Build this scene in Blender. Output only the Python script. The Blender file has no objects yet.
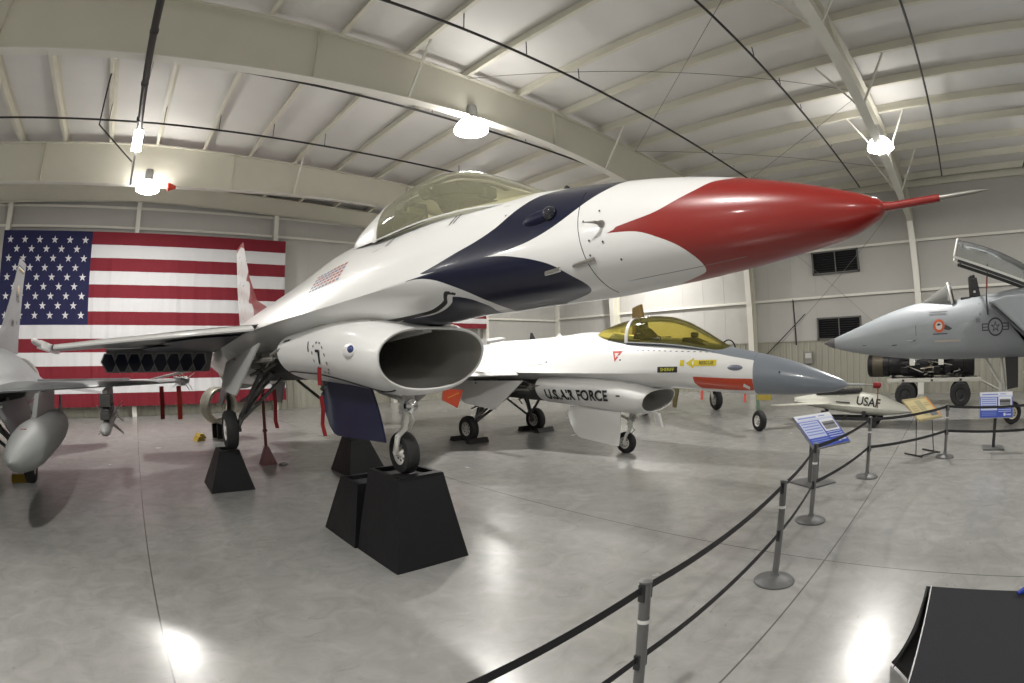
import bpy, math, random
import numpy as np
from mathutils import Vector, Matrix
C = bpy.context.scene.collection
scn = bpy.context.scene
PI = math.pi

# ------------------------------------------------------------------ camera
def cam_matrix(yaw, pit, rol):
    fw = Vector((math.cos(yaw)*math.cos(pit), math.sin(yaw)*math.cos(pit), math.sin(pit)))
    rt = Vector((math.sin(yaw), -math.cos(yaw), 0)); up = rt.cross(fw)
    c, s = math.cos(rol), math.sin(rol)
    r2 = c*rt + s*up; u2 = -s*rt + c*up
    m = Matrix((r2, u2, -fw)).transposed().to_4x4()
    return m
cd = bpy.data.cameras.new('camera'); cam = bpy.data.objects.new('camera', cd); C.objects.link(cam)
m = cam_matrix(0.849412, 0.0239284, -0.0265258); m.translation = (0, 0, 2.2)
cam.matrix_world = m
cd.type = 'PANO'
cd.sensor_width = 36.0; cd.lens = 18.5
cd.clip_start = 0.05; cd.clip_end = 300
cd.panorama_type = 'FISHEYE_LENS_POLYNOMIAL'
cd.fisheye_fov = PI
cd.fisheye_polynomial_k0 = 0.0
cd.fisheye_polynomial_k1 = -0.0540968
cd.fisheye_polynomial_k2 = 0.0
cd.fisheye_polynomial_k3 = -4.0396e-6
cd.fisheye_polynomial_k4 = 0.0
scn.camera = cam
# ------------------------------------------------------------------ world, exposure
w = bpy.data.worlds.new('world'); scn.world = w; w.use_nodes = True
w.node_tree.nodes['Background'].inputs[0].default_value = (0.75, 0.8, 1, 1)
w.node_tree.nodes['Background'].inputs[1].default_value = 0.02
scn.view_settings.view_transform = 'Standard'; scn.view_settings.look = 'None'
scn.view_settings.gamma = 1.0; scn.view_settings.use_curve_mapping = False
scn.view_settings.exposure = 0.2
scn.cycles.caustics_reflective = False; scn.cycles.caustics_refractive = False
LAMP_W = 430.0
# lamp positions (x, y, z)
LAMPS = [(7.35, 9.68, 7.85), (15.3, 1.43, 7.75), (0.0, 17.7, 7.85), (14.6, 18.0, 7.9), (21.0, 15.0, 7.9), (7.35, -6.9, 7.85), (-2.0, 1.43, 7.85),
         (-11.0, 9.7, 7.7), (-11.0, -6.9, 7.7), (18.5, -6.9, 7.7), (-4.5, -15.2, 7.8), (11.0, -15.2, 7.8), (-16.0, 1.43, 7.6), (-14.0, 18.0, 7.7)]

# ------------------------------------------------------------------ materials
MATS = {}
def mat(name, col, rough=0.5, metal=0.0, var=0.0, scale=4.0, coat=0.0, bump=0.0, bscale=40.0, emis=None, estr=0.0, spec=0.5, col2=None, rvar=0.0):
    if name in MATS: return MATS[name]
    m = bpy.data.materials.new(name); m.use_nodes = True; MATS[name] = m
    nt = m.node_tree; b = nt.nodes['Principled BSDF']; L = nt.links
    b.inputs['Roughness'].default_value = rough; b.inputs['Metallic'].default_value = metal
    b.inputs['Specular IOR Level'].default_value = spec
    b.inputs['Coat Weight'].default_value = coat; b.inputs['Coat Roughness'].default_value = 0.08
    tc = nt.nodes.new('ShaderNodeTexCoord')
    nz = nt.nodes.new('ShaderNodeTexNoise'); nz.inputs['Scale'].default_value = scale; nz.inputs['Detail'].default_value = 5
    L.new(tc.outputs['Object'], nz.inputs['Vector'])
    mx = nt.nodes.new('ShaderNodeMix'); mx.data_type = 'RGBA'
    c2 = col2 or tuple(max(0, c*(1-var)) for c in col)
    mx.inputs[6].default_value = (*col, 1); mx.inputs[7].default_value = (*c2, 1)
    L.new(nz.outputs['Fac'], mx.inputs[0]); L.new(mx.outputs[2], b.inputs['Base Color'])
    if rvar:
        mr = nt.nodes.new('ShaderNodeMapRange'); mr.inputs[3].default_value = max(0, rough-rvar); mr.inputs[4].default_value = rough+rvar
        L.new(nz.outputs['Fac'], mr.inputs[0]); L.new(mr.outputs[0], b.inputs['Roughness'])
    if bump:
        n2 = nt.nodes.new('ShaderNodeTexNoise'); n2.inputs['Scale'].default_value = bscale; n2.inputs['Detail'].default_value = 3
        L.new(tc.outputs['Object'], n2.inputs['Vector'])
        bp = nt.nodes.new('ShaderNodeBump'); bp.inputs['Strength'].default_value = bump; bp.inputs['Distance'].default_value = 0.02
        L.new(n2.outputs['Fac'], bp.inputs['Height']); L.new(bp.outputs[0], b.inputs['Normal'])
    if emis:
        b.inputs['Emission Color'].default_value = (*emis, 1); b.inputs['Emission Strength'].default_value = estr
    return m
def glass(name, tint, haze=(0.6, 0.6, 0.5), h=0.15, gl=0.12):
    m = bpy.data.materials.new(name); m.use_nodes = True; nt = m.node_tree; nt.nodes.clear(); L = nt.links
    o = nt.nodes.new('ShaderNodeOutputMaterial'); t = nt.nodes.new('ShaderNodeBsdfTransparent'); t.inputs[0].default_value = (*tint, 1)
    d = nt.nodes.new('ShaderNodeBsdfDiffuse'); d.inputs[0].default_value = (*haze, 1)
    g = nt.nodes.new('ShaderNodeBsdfGlossy'); g.inputs['Roughness'].default_value = 0.04
    m1 = nt.nodes.new('ShaderNodeMixShader'); m1.inputs[0].default_value = h
    L.new(t.outputs[0], m1.inputs[1]); L.new(d.outputs[0], m1.inputs[2])
    lw = nt.nodes.new('ShaderNodeLayerWeight'); lw.inputs[0].default_value = gl
    m2 = nt.nodes.new('ShaderNodeMixShader'); L.new(lw.outputs['Fresnel'], m2.inputs[0])
    L.new(m1.outputs[0], m2.inputs[1]); L.new(g.outputs[0], m2.inputs[2]); L.new(m2.outputs[0], o.inputs[0])
    return m

# ------------------------------------------------------------------ mesh helpers
class MB:
    def __init__(s): s.v = []; s.f = []; s.m = []; s.mi = 0
    def add(s, vs, fs):
        k = len(s.v); s.v += [tuple(p) for p in vs]; s.f += [tuple(i+k for i in f) for f in fs]; s.m += [s.mi]*len(fs); return s
    def box(s, c, d, rot=None):
        x, y, z = (q/2 for q in d)
        P = [Vector((a*x, b*y, e*z)) for a in (-1, 1) for b in (-1, 1) for e in (-1, 1)]
        if rot is not None: P = [rot @ p for p in P]
        return s.add([p+Vector(c) for p in P], [(0,1,3,2),(4,6,7,5),(0,4,5,1),(2,3,7,6),(0,2,6,4),(1,5,7,3)])
    def bar(s, a, b, wd, ht, up=(0, 0, 1)):
        a, b = Vector(a), Vector(b); d = b-a; L = d.length; d.normalize()
        u = Vector(up); sd = d.cross(u)
        if sd.length < 1e-4: sd = d.cross(Vector((0, 1, 0)))
        sd.normalize(); u = sd.cross(d)
        R = Matrix((d, sd, u)).transposed()
        return s.box((a+b)/2, (L, wd, ht), R)
    def rings(s, R, caps=True, closed=True):
        n = len(R[0]); vs = [p for r in R for p in r]; fs = []
        for i in range(len(R)-1):
            for j in range(n if closed else n-1):
                a = i*n+j; b = i*n+(j+1) % n
                fs.append((a, b, b+n, a+n))
        if caps: fs.append(tuple(range(n-1, -1, -1))); fs.append(tuple((len(R)-1)*n+j for j in range(n)))
        return s.add(vs, fs)
    def tube(s, pts, r, n=10, caps=True):
        pts = [Vector(p) for p in pts]; rr = r if isinstance(r, (list, tuple)) else [r]*len(pts)
        R = []; t0 = None
        for i, p in enumerate(pts):
            t = (pts[min(i+1, len(pts)-1)]-pts[max(i-1, 0)]).normalized()
            if t0 is None:
                u = t.cross(Vector((0, 0, 1)))
                if u.length < 1e-3: u = t.cross(Vector((1, 0, 0)))
                u.normalize()
            else:
                u = (u - t*u.dot(t)).normalized()
            t0 = t; v = t.cross(u)
            R.append([p+rr[i]*(math.cos(2*PI*k/n)*u+math.sin(2*PI*k/n)*v) for k in range(n)])
        return s.rings(R, caps)
    def lathe(s, prof, c=(0, 0, 0), axis='z', n=24, sc=(1, 1), caps=True):
        R = []
        for r, h in prof:
            ring = []
            for k in range(n):
                a = 2*PI*k/n; u, v = r*math.cos(a)*sc[0], r*math.sin(a)*sc[1]
                p = {'z': (u, v, h), 'y': (u, h, v), 'x': (h, u, v)}[axis]
                ring.append((p[0]+c[0], p[1]+c[1], p[2]+c[2]))
            R.append(ring)
        return s.rings(R, caps)
    def prism(s, poly, off):
        n = len(poly); o = Vector(off); P = [Vector(p) for p in poly]
        return s.add(P+[p+o for p in P], [tuple(range(n-1, -1, -1)), tuple(range(n, 2*n))]+[(i, (i+1) % n, (i+1) % n+n, i+n) for i in range(n)])
    def grid(s, fn, nu, nv, flip=False):
        vs = [fn(i/nu, j/nv) for i in range(nu+1) for j in range(nv+1)]
        fs = []
        for i in range(nu):
            for j in range(nv):
                a = i*(nv+1)+j; q = (a, a+1, a+nv+2, a+nv+1); fs.append(q[::-1] if flip else q)
        return s.add(vs, fs)
    def obj(s, name, mats, parent=None, smooth=True, ang=35, loc=None, bevel=0):
        me = bpy.data.meshes.new(name); me.from_pydata(s.v, [], s.f)
        if not isinstance(mats, (list, tuple)): mats = [mats]
        for q in mats: me.materials.append(q)
        me.polygons.foreach_set('material_index', s.m)
        me.polygons.foreach_set('use_smooth', [smooth]*len(s.f))
        import bmesh
        bm = bmesh.new(); bm.from_mesh(me); bmesh.ops.recalc_face_normals(bm, faces=bm.faces); bm.to_mesh(me); bm.free()
        if smooth: me.set_sharp_from_angle(angle=math.radians(ang))
        me.update()
        o = bpy.data.objects.new(name, me); C.objects.link(o)
        if parent: o.parent = parent
        if loc: o.location = loc
        if bevel:
            b = o.modifiers.new('bevel', 'BEVEL'); b.width = bevel; b.segments = 2; b.limit_method = 'ANGLE'
        return o
def tag(o, label=None, cat=None, group=None, kind=None):
    if label: o['label'] = label
    if cat: o['category'] = cat
    if group: o['group'] = group
    if kind: o['kind'] = kind
    return o
def empty(name, loc=(0, 0, 0), rz=0.0, rx=0.0):
    o = bpy.data.objects.new(name, None); C.objects.link(o); o.location = loc; o.rotation_euler = (rx, 0, rz); o.empty_display_size = .2
    return o
def struct(mb, name, m, **k):
    o = mb.obj(name, m, **k); o['kind'] = 'structure'; return o
def lerp(a, b, t): return a+(b-a)*t
def smooth_table(rows):
    """monotone cubic (pchip) through rows [(s, v1, v2..)] -> f(s) array"""
    A = np.array(rows, float); x = A[:, 0]; Y = A[:, 1:]
    h = np.diff(x)[:, None]; d = np.diff(Y, axis=0)/h
    m = np.zeros_like(Y)
    for i in range(1, len(x)-1):
        ok = d[i-1]*d[i] > 0
        w1 = 2*h[i]+h[i-1]; w2 = h[i]+2*h[i-1]
        with np.errstate(divide='ignore', invalid='ignore'):
            v = (w1+w2)/(w1/d[i-1]+w2/d[i])
        m[i] = np.where(ok, v, 0)
    m[0] = d[0]; m[-1] = d[-1]
    def f(s):
        i = int(np.clip(np.searchsorted(x, s)-1, 0, len(x)-2)); H = x[i+1]-x[i]; t = min(max((s-x[i])/H, 0), 1)
        return (2*t**3-3*t*t+1)*Y[i]+(t**3-2*t*t+t)*H*m[i]+(-2*t**3+3*t*t)*Y[i+1]+(t**3-t*t)*H*m[i+1]
    return f
def text_verts(txt, size, bold=0.0):
    cu = bpy.data.curves.new('t', 'FONT'); cu.body = txt; cu.size = size; cu.offset = bold; cu.align_x = 'CENTER'; cu.align_y = 'CENTER'
    o = bpy.data.objects.new('t', cu); C.objects.link(o)
    dg = bpy.context.evaluated_depsgraph_get(); me = bpy.data.meshes.new_from_object(o.evaluated_get(dg))
    vs = [tuple(v.co) for v in me.vertices]; fs = [tuple(p.vertices) for p in me.polygons]
    bpy.data.objects.remove(o); bpy.data.curves.remove(cu); bpy.data.meshes.remove(me)
    return vs, fs

# ------------------------------------------------------------------ building
XR, YB, XL, YF = 24.0, 22.9, -22.0, -22.0
def zc_(x): return 9.75-0.028*abs(x)
FR = [-15.2, -6.9, 1.43, 9.68, 18.0]

def floor_mat():
    m = mat('polished_concrete', (0.315, 0.312, 0.30), 0.25, var=.24, scale=.55, rvar=.06, spec=.6)
    nt = m.node_tree; L = nt.links; b = nt.nodes['Principled BSDF']
    tc = [n for n in nt.nodes if n.type == 'TEX_COORD'][0]
    base = b.inputs['Base Color'].links[0].from_socket
    # fine trowel mottling and scuffs
    n2 = nt.nodes.new('ShaderNodeTexNoise'); n2.inputs['Scale'].default_value = 3.2; n2.inputs['Detail'].default_value = 8; n2.inputs['Roughness'].default_value = .65
    n2.inputs['Distortion'].default_value = .8
    L.new(tc.outputs['Object'], n2.inputs['Vector'])
    r2 = nt.nodes.new('ShaderNodeMapRange'); r2.inputs[1].default_value = .3; r2.inputs[2].default_value = .7; r2.inputs[3].default_value = .82; r2.inputs[4].default_value = 1.12
    L.new(n2.outputs['Fac'], r2.inputs[0])
    mul = nt.nodes.new('ShaderNodeMix'); mul.data_type = 'RGBA'; mul.blend_type = 'MULTIPLY'; mul.inputs[0].default_value = 1
    L.new(base, mul.inputs[6]); L.new(r2.outputs[0], mul.inputs[7])
    sp = nt.nodes.new('ShaderNodeSeparateXYZ'); L.new(tc.outputs['Object'], sp.inputs[0])
    def math_(op, a, b_=None, c=None):
        n = nt.nodes.new('ShaderNodeMath'); n.operation = op
        for i, q in enumerate((a, b_, c)):
            if q is None: continue
            if isinstance(q, (int, float)): n.inputs[i].default_value = q
            else: L.new(q, n.inputs[i])
        return n.outputs[0]
    def joint(axis, off, per, wd):
        a = math_('SUBTRACT', sp.outputs[axis], off-per/2)
        a = math_('FLOORED_MODULO', a, per); a = math_('SUBTRACT', a, per/2); a = math_('ABSOLUTE', a)
        return math_('LESS_THAN', a, wd)
    j = math_('MAXIMUM', joint(0, -0.13, 5.33, .008), joint(1, 1.2, 60, .008))
    jm = nt.nodes.new('ShaderNodeMix'); jm.data_type = 'RGBA'
    jf = math_('MULTIPLY', j, .8)
    L.new(jf, jm.inputs[0]); L.new(mul.outputs[2], jm.inputs[6]); jm.inputs[7].default_value = (.06, .06, .055, 1)
    # dark scuff lines
    wv = nt.nodes.new('ShaderNodeTexNoise'); wv.inputs['Scale'].default_value = 1.7; wv.inputs['Detail'].default_value = 9; wv.inputs['Distortion'].default_value = 3.5
    mp = nt.nodes.new('ShaderNodeMapping'); mp.inputs['Scale'].default_value = (1, 3, 1); mp.inputs['Rotation'].default_value = (0, 0, .8)
    L.new(tc.outputs['Object'], mp.inputs[0]); L.new(mp.outputs[0], wv.inputs['Vector'])
    wr = nt.nodes.new('ShaderNodeMapRange'); wr.inputs[1].default_value = .66; wr.inputs[2].default_value = .72; wr.inputs[4].default_value = .45
    L.new(wv.outputs['Fac'], wr.inputs[0])
    sm = nt.nodes.new('ShaderNodeMix'); sm.data_type = 'RGBA'; L.new(wr.outputs[0], sm.inputs[0]); L.new(jm.outputs[2], sm.inputs[6]); sm.inputs[7].default_value = (.16, .155, .14, 1)
    L.new(sm.outputs[2], b.inputs['Base Color'])
    bp = nt.nodes.new('ShaderNodeBump'); bp.inputs['Strength'].default_value = .05; bp.inputs['Distance'].default_value = .02
    L.new(n2.outputs['Fac'], bp.inputs['Height']); L.new(bp.outputs[0], b.inputs['Normal'])
    return m
f = MB(); f.box(((XL+XR)/2, (YF+YB)/2, -.1), (XR-XL+.4, YB-YF+.4, .2)); struct(f, 'floor', floor_mat(), smooth=False)

M_wall = mat('wall_liner', (0.52, 0.51, 0.485), .75, var=.12, scale=.7, bump=.25, bscale=1.5)
M_ceil = mat('ceiling_liner', (0.78, 0.765, 0.745), .6, var=.12, scale=.9, bump=.5, bscale=1.3)
M_steel = mat('painted_steel_beam', (0.72, 0.70, 0.60), .5, var=.12, scale=1.2)
M_steelw = mat('painted_steel_bright', (0.78, 0.765, 0.70), .45, var=.08, scale=1.2)
M_wains = mat('ribbed_wall_panel', (0.36, 0.35, 0.29), .55, var=.1, scale=1)
M_dark = mat('black_plastic', (0.02, 0.02, 0.022), .45)
M_pipe = mat('black_pipe', (0.022, 0.02, 0.02), .5)

def wall_panel(name, a, b, h, nrm):
    """liner wall with vertical seams: shallow ridges every 1.2 m, facing nrm"""
    a, b = Vector(a), Vector(b); L = (b-a).length; d = (b-a)/L; n = Vector(nrm)
    mb = MB(); c = (a+b)/2
    mb.prism([a-n*.15, b-n*.15, b+Vector((0, 0, h))-n*.15, a+Vector((0, 0, h))-n*.15], n*.15)
    k = .6
    while k < L:
        p = a+d*k+n*.002; mb.bar(p, p+Vector((0, 0, h)), .012, .012, n); k += 1.22
    return struct(mb, name, M_wall, smooth=False)
wall_panel('wall_back', (XL, YB, 0), (XR, YB, 0), 9.75, (0, -1, 0))
wall_panel('wall_right', (XR, YB, 0), (XR, YF, 0), 9.1, (-1, 0, 0))
wall_panel('wall_left', (XL, YF, 0), (XL, YB, 0), 9.1, (1, 0, 0))
wall_panel('wall_front', (XR, YF, 0), (XL, YF, 0), 9.75, (0, 1, 0))
mb = MB()
for x0, x1 in ((XL-.2, 0), (0, XR+.2)):
    mb.grid(lambda u, v: (lerp(x0, x1, u), lerp(YF-.2, YB+.2, v), zc_(lerp(x0, x1, u))), 24, 60)
struct(mb, 'ceiling', M_ceil)
# ribbed wainscot, lower 2.35 m
def ribs(name, a, b, n, z1=2.35):
    a, b, n = Vector(a), Vector(b), Vector(n); L = (b-a).length; d = (b-a)/L; mb = MB()
    mb.prism([a, b, b+Vector((0, 0, z1)), a+Vector((0, 0, z1))], n*.03)
    k = .15
    while k < L:
        p = a+d*k+n*.03
        mb.prism([p-d*.05, p-d*.02+n*.03, p+d*.02+n*.03, p+d*.05], (0, 0, z1)); k += .305
    struct(mb, name, M_wains, smooth=False)
ribs('trim_1', (XR-.005, YB, 0), (XR-.005, -16, 0), (-1, 0, 0))
ribs('trim_2', (XL, YB-.005, 0), (XR, YB-.005, 0), (0, -1, 0), 2.2)
g = MB(); g.bar((XR-.06, YB, 2.37), (XR-.06, -16, 2.37), .05, .03); struct(g, 'trim_3', M_wains, smooth=False)

# wall girts (horizontal members) standing a little off the liner
def girt(a, b, nrm, n_):
    mb = MB(); n = Vector(nrm); a, b = Vector(a), Vector(b)
    mb.bar(a+n*.06, b+n*.06, .12, .018); mb.bar(a+n*.12+Vector((0, 0, -.05)), b+n*.12+Vector((0, 0, -.05)), .015, .10)
    struct(mb, n_, M_steelw, smooth=False)
for i, z in enumerate((4.35, 6.45)):
    girt((XR, YB, z), (XR, -18, z), (-1, 0, 0), 'trim_%d' % (4+i))
for i, z in enumerate((8.55, 7.7, 4.25)):
    girt((XL, YB, z), (XR, YB, z), (0, -1, 0), 'trim_%d' % (6+i))
# eave strut
mb = MB(); mb.bar((XR-.12, YB, 8.85), (XR-.12, YF, 8.85), .2, .28); struct(mb, 'trim_9', M_steel, smooth=False)

# frames: deep tapered rafters with flanges
RB = smooth_table([(-23, 7.2), (-12, 7.75), (-4, 7.95), (0, 7.97), (7.3, 8.12), (9, 8.1), (11.9, 7.93), (13.5, 7.75), (18, 7.5), (22.7, 7.25)])
for y in FR:
    mb = MB(); xs = [-21.5+i*.6 for i in range(75)]; xs = [x for x in xs if x < 23.0]
    web = []
    P = [(x, float(RB(x)[0]), zc_(x)-.31) for x in xs]
    for off in (-.006, .006):
        web.append([(x, y+off, zt) for x, zb, zt in P]); web.append([(x, y+off, zb) for x, zb, zt in P])
    n = len(P)
    for k in range(2):
        A = web[2*k]+web[2*k+1]; mb.add(A, [(i, i+1, n+i+1, n+i) for i in range(n-1)])
    for which in (1, 2):
        mb.mi = 1 if which == 1 else 0
        for i in range(n-1):
            a = P[i]; b = P[i+1]
            mb.bar((a[0], y, a[which]), (b[0], y, b[which]), .27, .022)
    # stiffener plates
    mb.mi = 0
    for i in range(5, n, 12):
        x, zb, zt = P[i]; mb.box((x, y, (zb+zt)/2), (.012, .2, zt-zb))
    struct(mb, 'roof_rafter', [M_steel, M_steelw], smooth=False)
    # tapered column on the right wall
    mb = MB()
    def cx(z): return XR-.25-.045*z-.25
    mb.prism([(XR-.1, y-.006, 0), (cx(0)+.0, y-.006, 0), (cx(7.2), y-.006, 7.2), (22.4, y-.006, 7.3), (22.4, y-.006, 8.8), (XR-.1, y-.006, 8.8)], (0, .012, 0))
    mb.mi = 1
    mb.bar((cx(0), y, 0), (cx(7.2), y, 7.2), .02, .28, (0, 1, 0)); mb.mi = 0
    mb.bar((XR-.1, y, 0), (XR-.1, y, 8.8), .02, .28, (0, 1, 0))
    mb.bar((22.5, y, 7.25), (XR-.1, y, 7.0), .25, .02)
    struct(mb, 'wall_column', [M_steel, M_steelw], smooth=False)
    for sx in (-11.3,):
        pass
# end wall frame beam under the roof and posts
mb = MB()
for x0, x1 in ((XL, 0), (0, XR)):
    mb.prism([(x0, YB-.45, zc_(x0)-1.02), (x1, YB-.45, zc_(x1)-1.02), (x1, YB-.45, zc_(x1)-.3), (x0, YB-.45, zc_(x0)-.3)], (0, .012, 0))
    mb.bar((x0, YB-.45, zc_(x0)-1.02), (x1, YB-.45, zc_(x1)-1.02), .22, .02); mb.bar((x0, YB-.45, zc_(x0)-.3), (x1, YB-.45, zc_(x1)-.3), .22, .02)
struct(mb, 'roof_rafter', M_steel, smooth=False)
for x in (-18.6, -12.5, -6.4, -.25, 6.15, 12.2, 18.05):
    mb = MB(); mb.box((x, YB-.22, (zc_(x)-1)/2), (.2, .3, zc_(x)-1)); struct(mb, 'wall_post', M_steelw, smooth=False)
mb = MB(); mb.box((XR-.12, YB-.12, 4.4), (.22, .22, 8.8)); struct(mb, 'wall_post', M_steelw, smooth=False)
# purlins
bays = [YF]+FR+[YB]
k = -12
px = [.18+1.76*i for i in range(-12, 14)]
for i, x in enumerate(px):
    if abs(x) > 21.8 and x < 0: continue
    if x > 23.6: continue
    z = zc_(x); mb = MB()
    mb.box((x, (YF+YB)/2, z-.15), (.012, YB-YF, .28)); mb.box((x-.05, (YF+YB)/2, z-.29), (.11, YB-YF, .012)); mb.box((x+.045, (YF+YB)/2, z-.02), (.10, YB-YF, .012))
    mb.box((x-.10, (YF+YB)/2, z-.275), (.008, YB-YF, .03))
    struct(mb, 'roof_purlin', M_steel, smooth=False)
# flange braces from rafter flange up to the purlins
for y in (9.68, 18.0, 1.43):
    for x in ((5.46, 12.5) if y == 9.68 else (5.46,) if y == 18 else (9.0, 16.0, 19.5, 12.5)):
        mb = MB(); zb = float(RB(x)[0])
        for sgn in ((-1,) if y > 2 else (-1, 1)):
            mb.bar((x, y+sgn*.12, zb+.03), (x, y+sgn*1.0, zc_(x)-.24), .05, .05)
        struct(mb, 'roof_brace', M_steelw, smooth=False)
M_rod = mat('rod_grey', (.22, .21, .19), .5)
# cross bracing rods under roof and on the right wall
def rod(a, b, r=.012, m=None, name='brace_rod'):
    mb = MB(); mb.tube([a, b], r, 6); o = struct(mb, name, m or M_steel); return o
for x0, x1 in ((7.2, 14.3), (14.3, 21.3)):
    rod((x0, 1.5, zc_(x0)-.34), (x1, 9.6, zc_(x1)-.34), .009, M_rod); rod((x1, 1.5, zc_(x1)-.34), (x0, 9.6, zc_(x0)-.34), .009, M_rod)
rod((XR-.2, 1.6, 8.4), (XR-.2, 9.5, 1.2), .009, M_rod); rod((XR-.2, 9.5, 8.4), (XR-.2, 1.6, 1.2), .009, M_rod)
# cable guide struts
for a, b in (((XR-.1, 6.2, 3.2), (XR-.1, 6.3, 2.4)),):
    pass
# wall vents with dark louvres
def louvre(y0, y1, z0, z1, label):
    t = empty('wall_vent', (XR-.02, (y0+y1)/2, (z0+z1)/2)); tag(t, label, 'vent')
    W, H = y1-y0, z1-z0
    fr = MB()
    for s in (-1, 1):
        fr.box((-.06, s*W/2, 0), (.12, .07, H+.07)); fr.box((-.06, 0, s*H/2), (.12, W+.07, .07))
    fr.box((-.06, 0, 0), (.1, .05, H))
    fr.obj('vent_frame', mat('vent_frame_grey', (.12, .12, .115), .5), t, smooth=False)
    lv = MB(); n = 9
    for i in range(n):
        z = -H/2+H*(i+.5)/n; lv.box((-.05, 0, z), (.10, W-.06, .012), Matrix.Rotation(.7, 3, 'Y'))
    lv.box((.0, 0, 0), (.01, W, H))
    lv.obj('louvre', mat('vent_black', (.012, .012, .014), .5), t, smooth=False)
louvre(4.2, 6.45, 5.35, 6.32, 'dark louvred vent high on the right wall under the upper rail')
louvre(4.3, 6.4, 2.42, 3.35, 'dark louvred vent low on the right wall above the ribbed panel')
# wall clutter: electrical box, conduit, pole
t = MB(); t.box((XR-.14, 6.9, 1.62), (.14, .42, .55)); o = t.obj('electrical_box', mat('box_grey', (.25, .25, .23), .5), bevel=.01); tag(o, 'small grey electrical box on the ribbed wall left of the pale grey fighter nose', 'box')
t = MB(); t.box((-.075, 0, .09), (.02, .3, .22)); t.obj('box_window', mat('box_face', (.55, .55, .52), .4), o, loc=(XR-.14, 6.9, 1.62), smooth=False)
o = MB().tube([(XR-.1, 7.52, 2.2), (XR-.1, 7.6, 4.3)], .035, 8).obj('fan_pole', M_dark); tag(o, 'thin black upright rod on the right wall beside the low vent', 'pole')
o = MB().tube([(XR-.15, 9.6, 1.35), (XR-.15, 7.0, 3.6)], .022, 8).obj('wall_conduit', M_dark); tag(o, 'thin black conduit slanting across the ribbed right wall', 'conduit')
o = MB().lathe([(0.02, -.06), (.1, -.05), (.12, .05), (.03, .08)], (XR-.2, 9.65, 1.35), 'x').obj('wall_bell', M_dark); tag(o, 'small dark round fitting on the ribbed right wall at the foot of the slanting conduit', 'fitting')

# sprinkler pipes along x, hung from the purlins
for i, y in enumerate((-8.3, -4.4, -.45, 3.47, 7.45, 11.3, 14.9)):
    mb = MB(); mb.tube([(XL+1, y, 8.75), (0, y, 8.9), (XR-1.2, y, 8.75)], .032, 8)
    for x in px[1:-1]:
        if x > 22: continue
        if (int(round(x*10))+i*7) % 3 == 0 or i > 20: continue
        mb.tube([(x, y, 8.9), (x, y, zc_(x)-.2)], .012, 6)
    o = mb.obj('sprinkler_pipe', M_pipe)
    tag(o, ['thin black sprinkler pipe under the ceiling behind the viewpoint', 'thin black sprinkler pipe overhead behind the viewpoint near the sloping roof lamp', 'rightmost thin black sprinkler pipe, steep beside the right roof lamp',
            'thin black sprinkler pipe running down to the red nose from the top edge', 'thin black sprinkler pipe from the top edge down behind the jet windshield',
            'thin black sprinkler pipe just beneath the large near roof beam', 'thin black sprinkler pipe crossing in front of the second roof beam'][i], 'pipe', 'sprinkler pipes under the roof')
mb = MB(); mb.tube([(-.54, YF+2, 7.72), (-.50, 7.5, 7.76), (-.47, 12.7, 7.76)], .075, 14)
for y in (4.2, 6.4, 8.4, 10.4, 12.2):
    mb.lathe([(.088, y-.04), (.088, y+.04)], (-.49, 0, 7.76), 'y', 14)
    if y < 9 or y > 10.2: mb.tube([(-.49, y, 7.8), (-.49, y, 9.6)], .008, 6)
o = mb.obj('exhaust_pipe', M_pipe); tag(o, 'thick black overhead pipe running towards the flag wall above the left lamps', 'pipe')
mb = MB(); mb.tube([(-1.62, 12.9, 9.3), (-1.60, 12.9, 7.85), (-.52, 12.95, 6.95)], .022, 8); o = mb.obj('pipe_branch', M_pipe); tag(o, 'short black slanting branch pipe beside the square lamp', 'pipe')

# ------------------------------------------------------------------ lamps
M_lens = mat('lamp_refractor', (1, 1, 1), .3, emis=(1.0, .97, .92), estr=32)
M_lhous = mat('lamp_housing', (.35, .35, .34), .4, metal=.6)
LL = ['high bay lamp on the large near roof beam above the jet canopy', 'high bay lamp on the right roof beam above the red nose probe', 'high bay lamp above the flag blue field on the second roof beam',
      'high bay lamp on the second roof beam hidden by the jet fuselage', 'high bay lamp in the far right bay behind the jet fuselage']
LL += ['high bay lamp outside the picture, %s' % w_ for w_ in ('behind the viewpoint on the next beam', 'above and left of the viewpoint', 'left of the grey fighter over open floor', 'behind and left of the viewpoint', 'behind and right of the viewpoint', 'over the rear left of the hall', 'over the rear right of the hall', 'beside the far left wall', 'over the left end of the flag wall')]
for i, (x, y, z) in enumerate(LAMPS):
    t = empty('high_bay_lamp', (x, y, z)); tag(t, LL[i], 'lamp', 'high bay lamps under the roof')
    MB().lathe([(.02, .62), (.13, .6), (.15, .52), (.15, .3), (.2, .24), (.2, .2)], n=24).obj('ballast_housing', M_lhous, t)
    MB().lathe([(.18, .22), (.33, .1), (.42, -.06), (.42, -.13), (.28, -.19), (.02, -.20)], n=32).obj('lens', M_lens, t)
    MB().tube([(0, 0, .6), (0, 0, (zc_(x)-.005 if min(abs(y-q) for q in FR) > .5 else float(RB(x)[0]))-z)], .02, 8).obj('hanger', M_lhous, t)
    ld = bpy.data.lights.new('lamp_light', 'AREA'); ld.shape = 'DISK'; ld.size = .5; ld.energy = LAMP_W; ld.color = (1, .975, .93)
    try: ld.spread = PI
    except Exception: pass
    lo = bpy.data.objects.new('lamp_light', ld); C.objects.link(lo); lo.parent = t; lo.location = (0, 0, -.22)
t = empty('caged_lamp', (-.47, 12.95, 7.50)); tag(t, 'bright upright rectangular lamp at the end of the thick black pipe', 'lamp')
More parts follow.
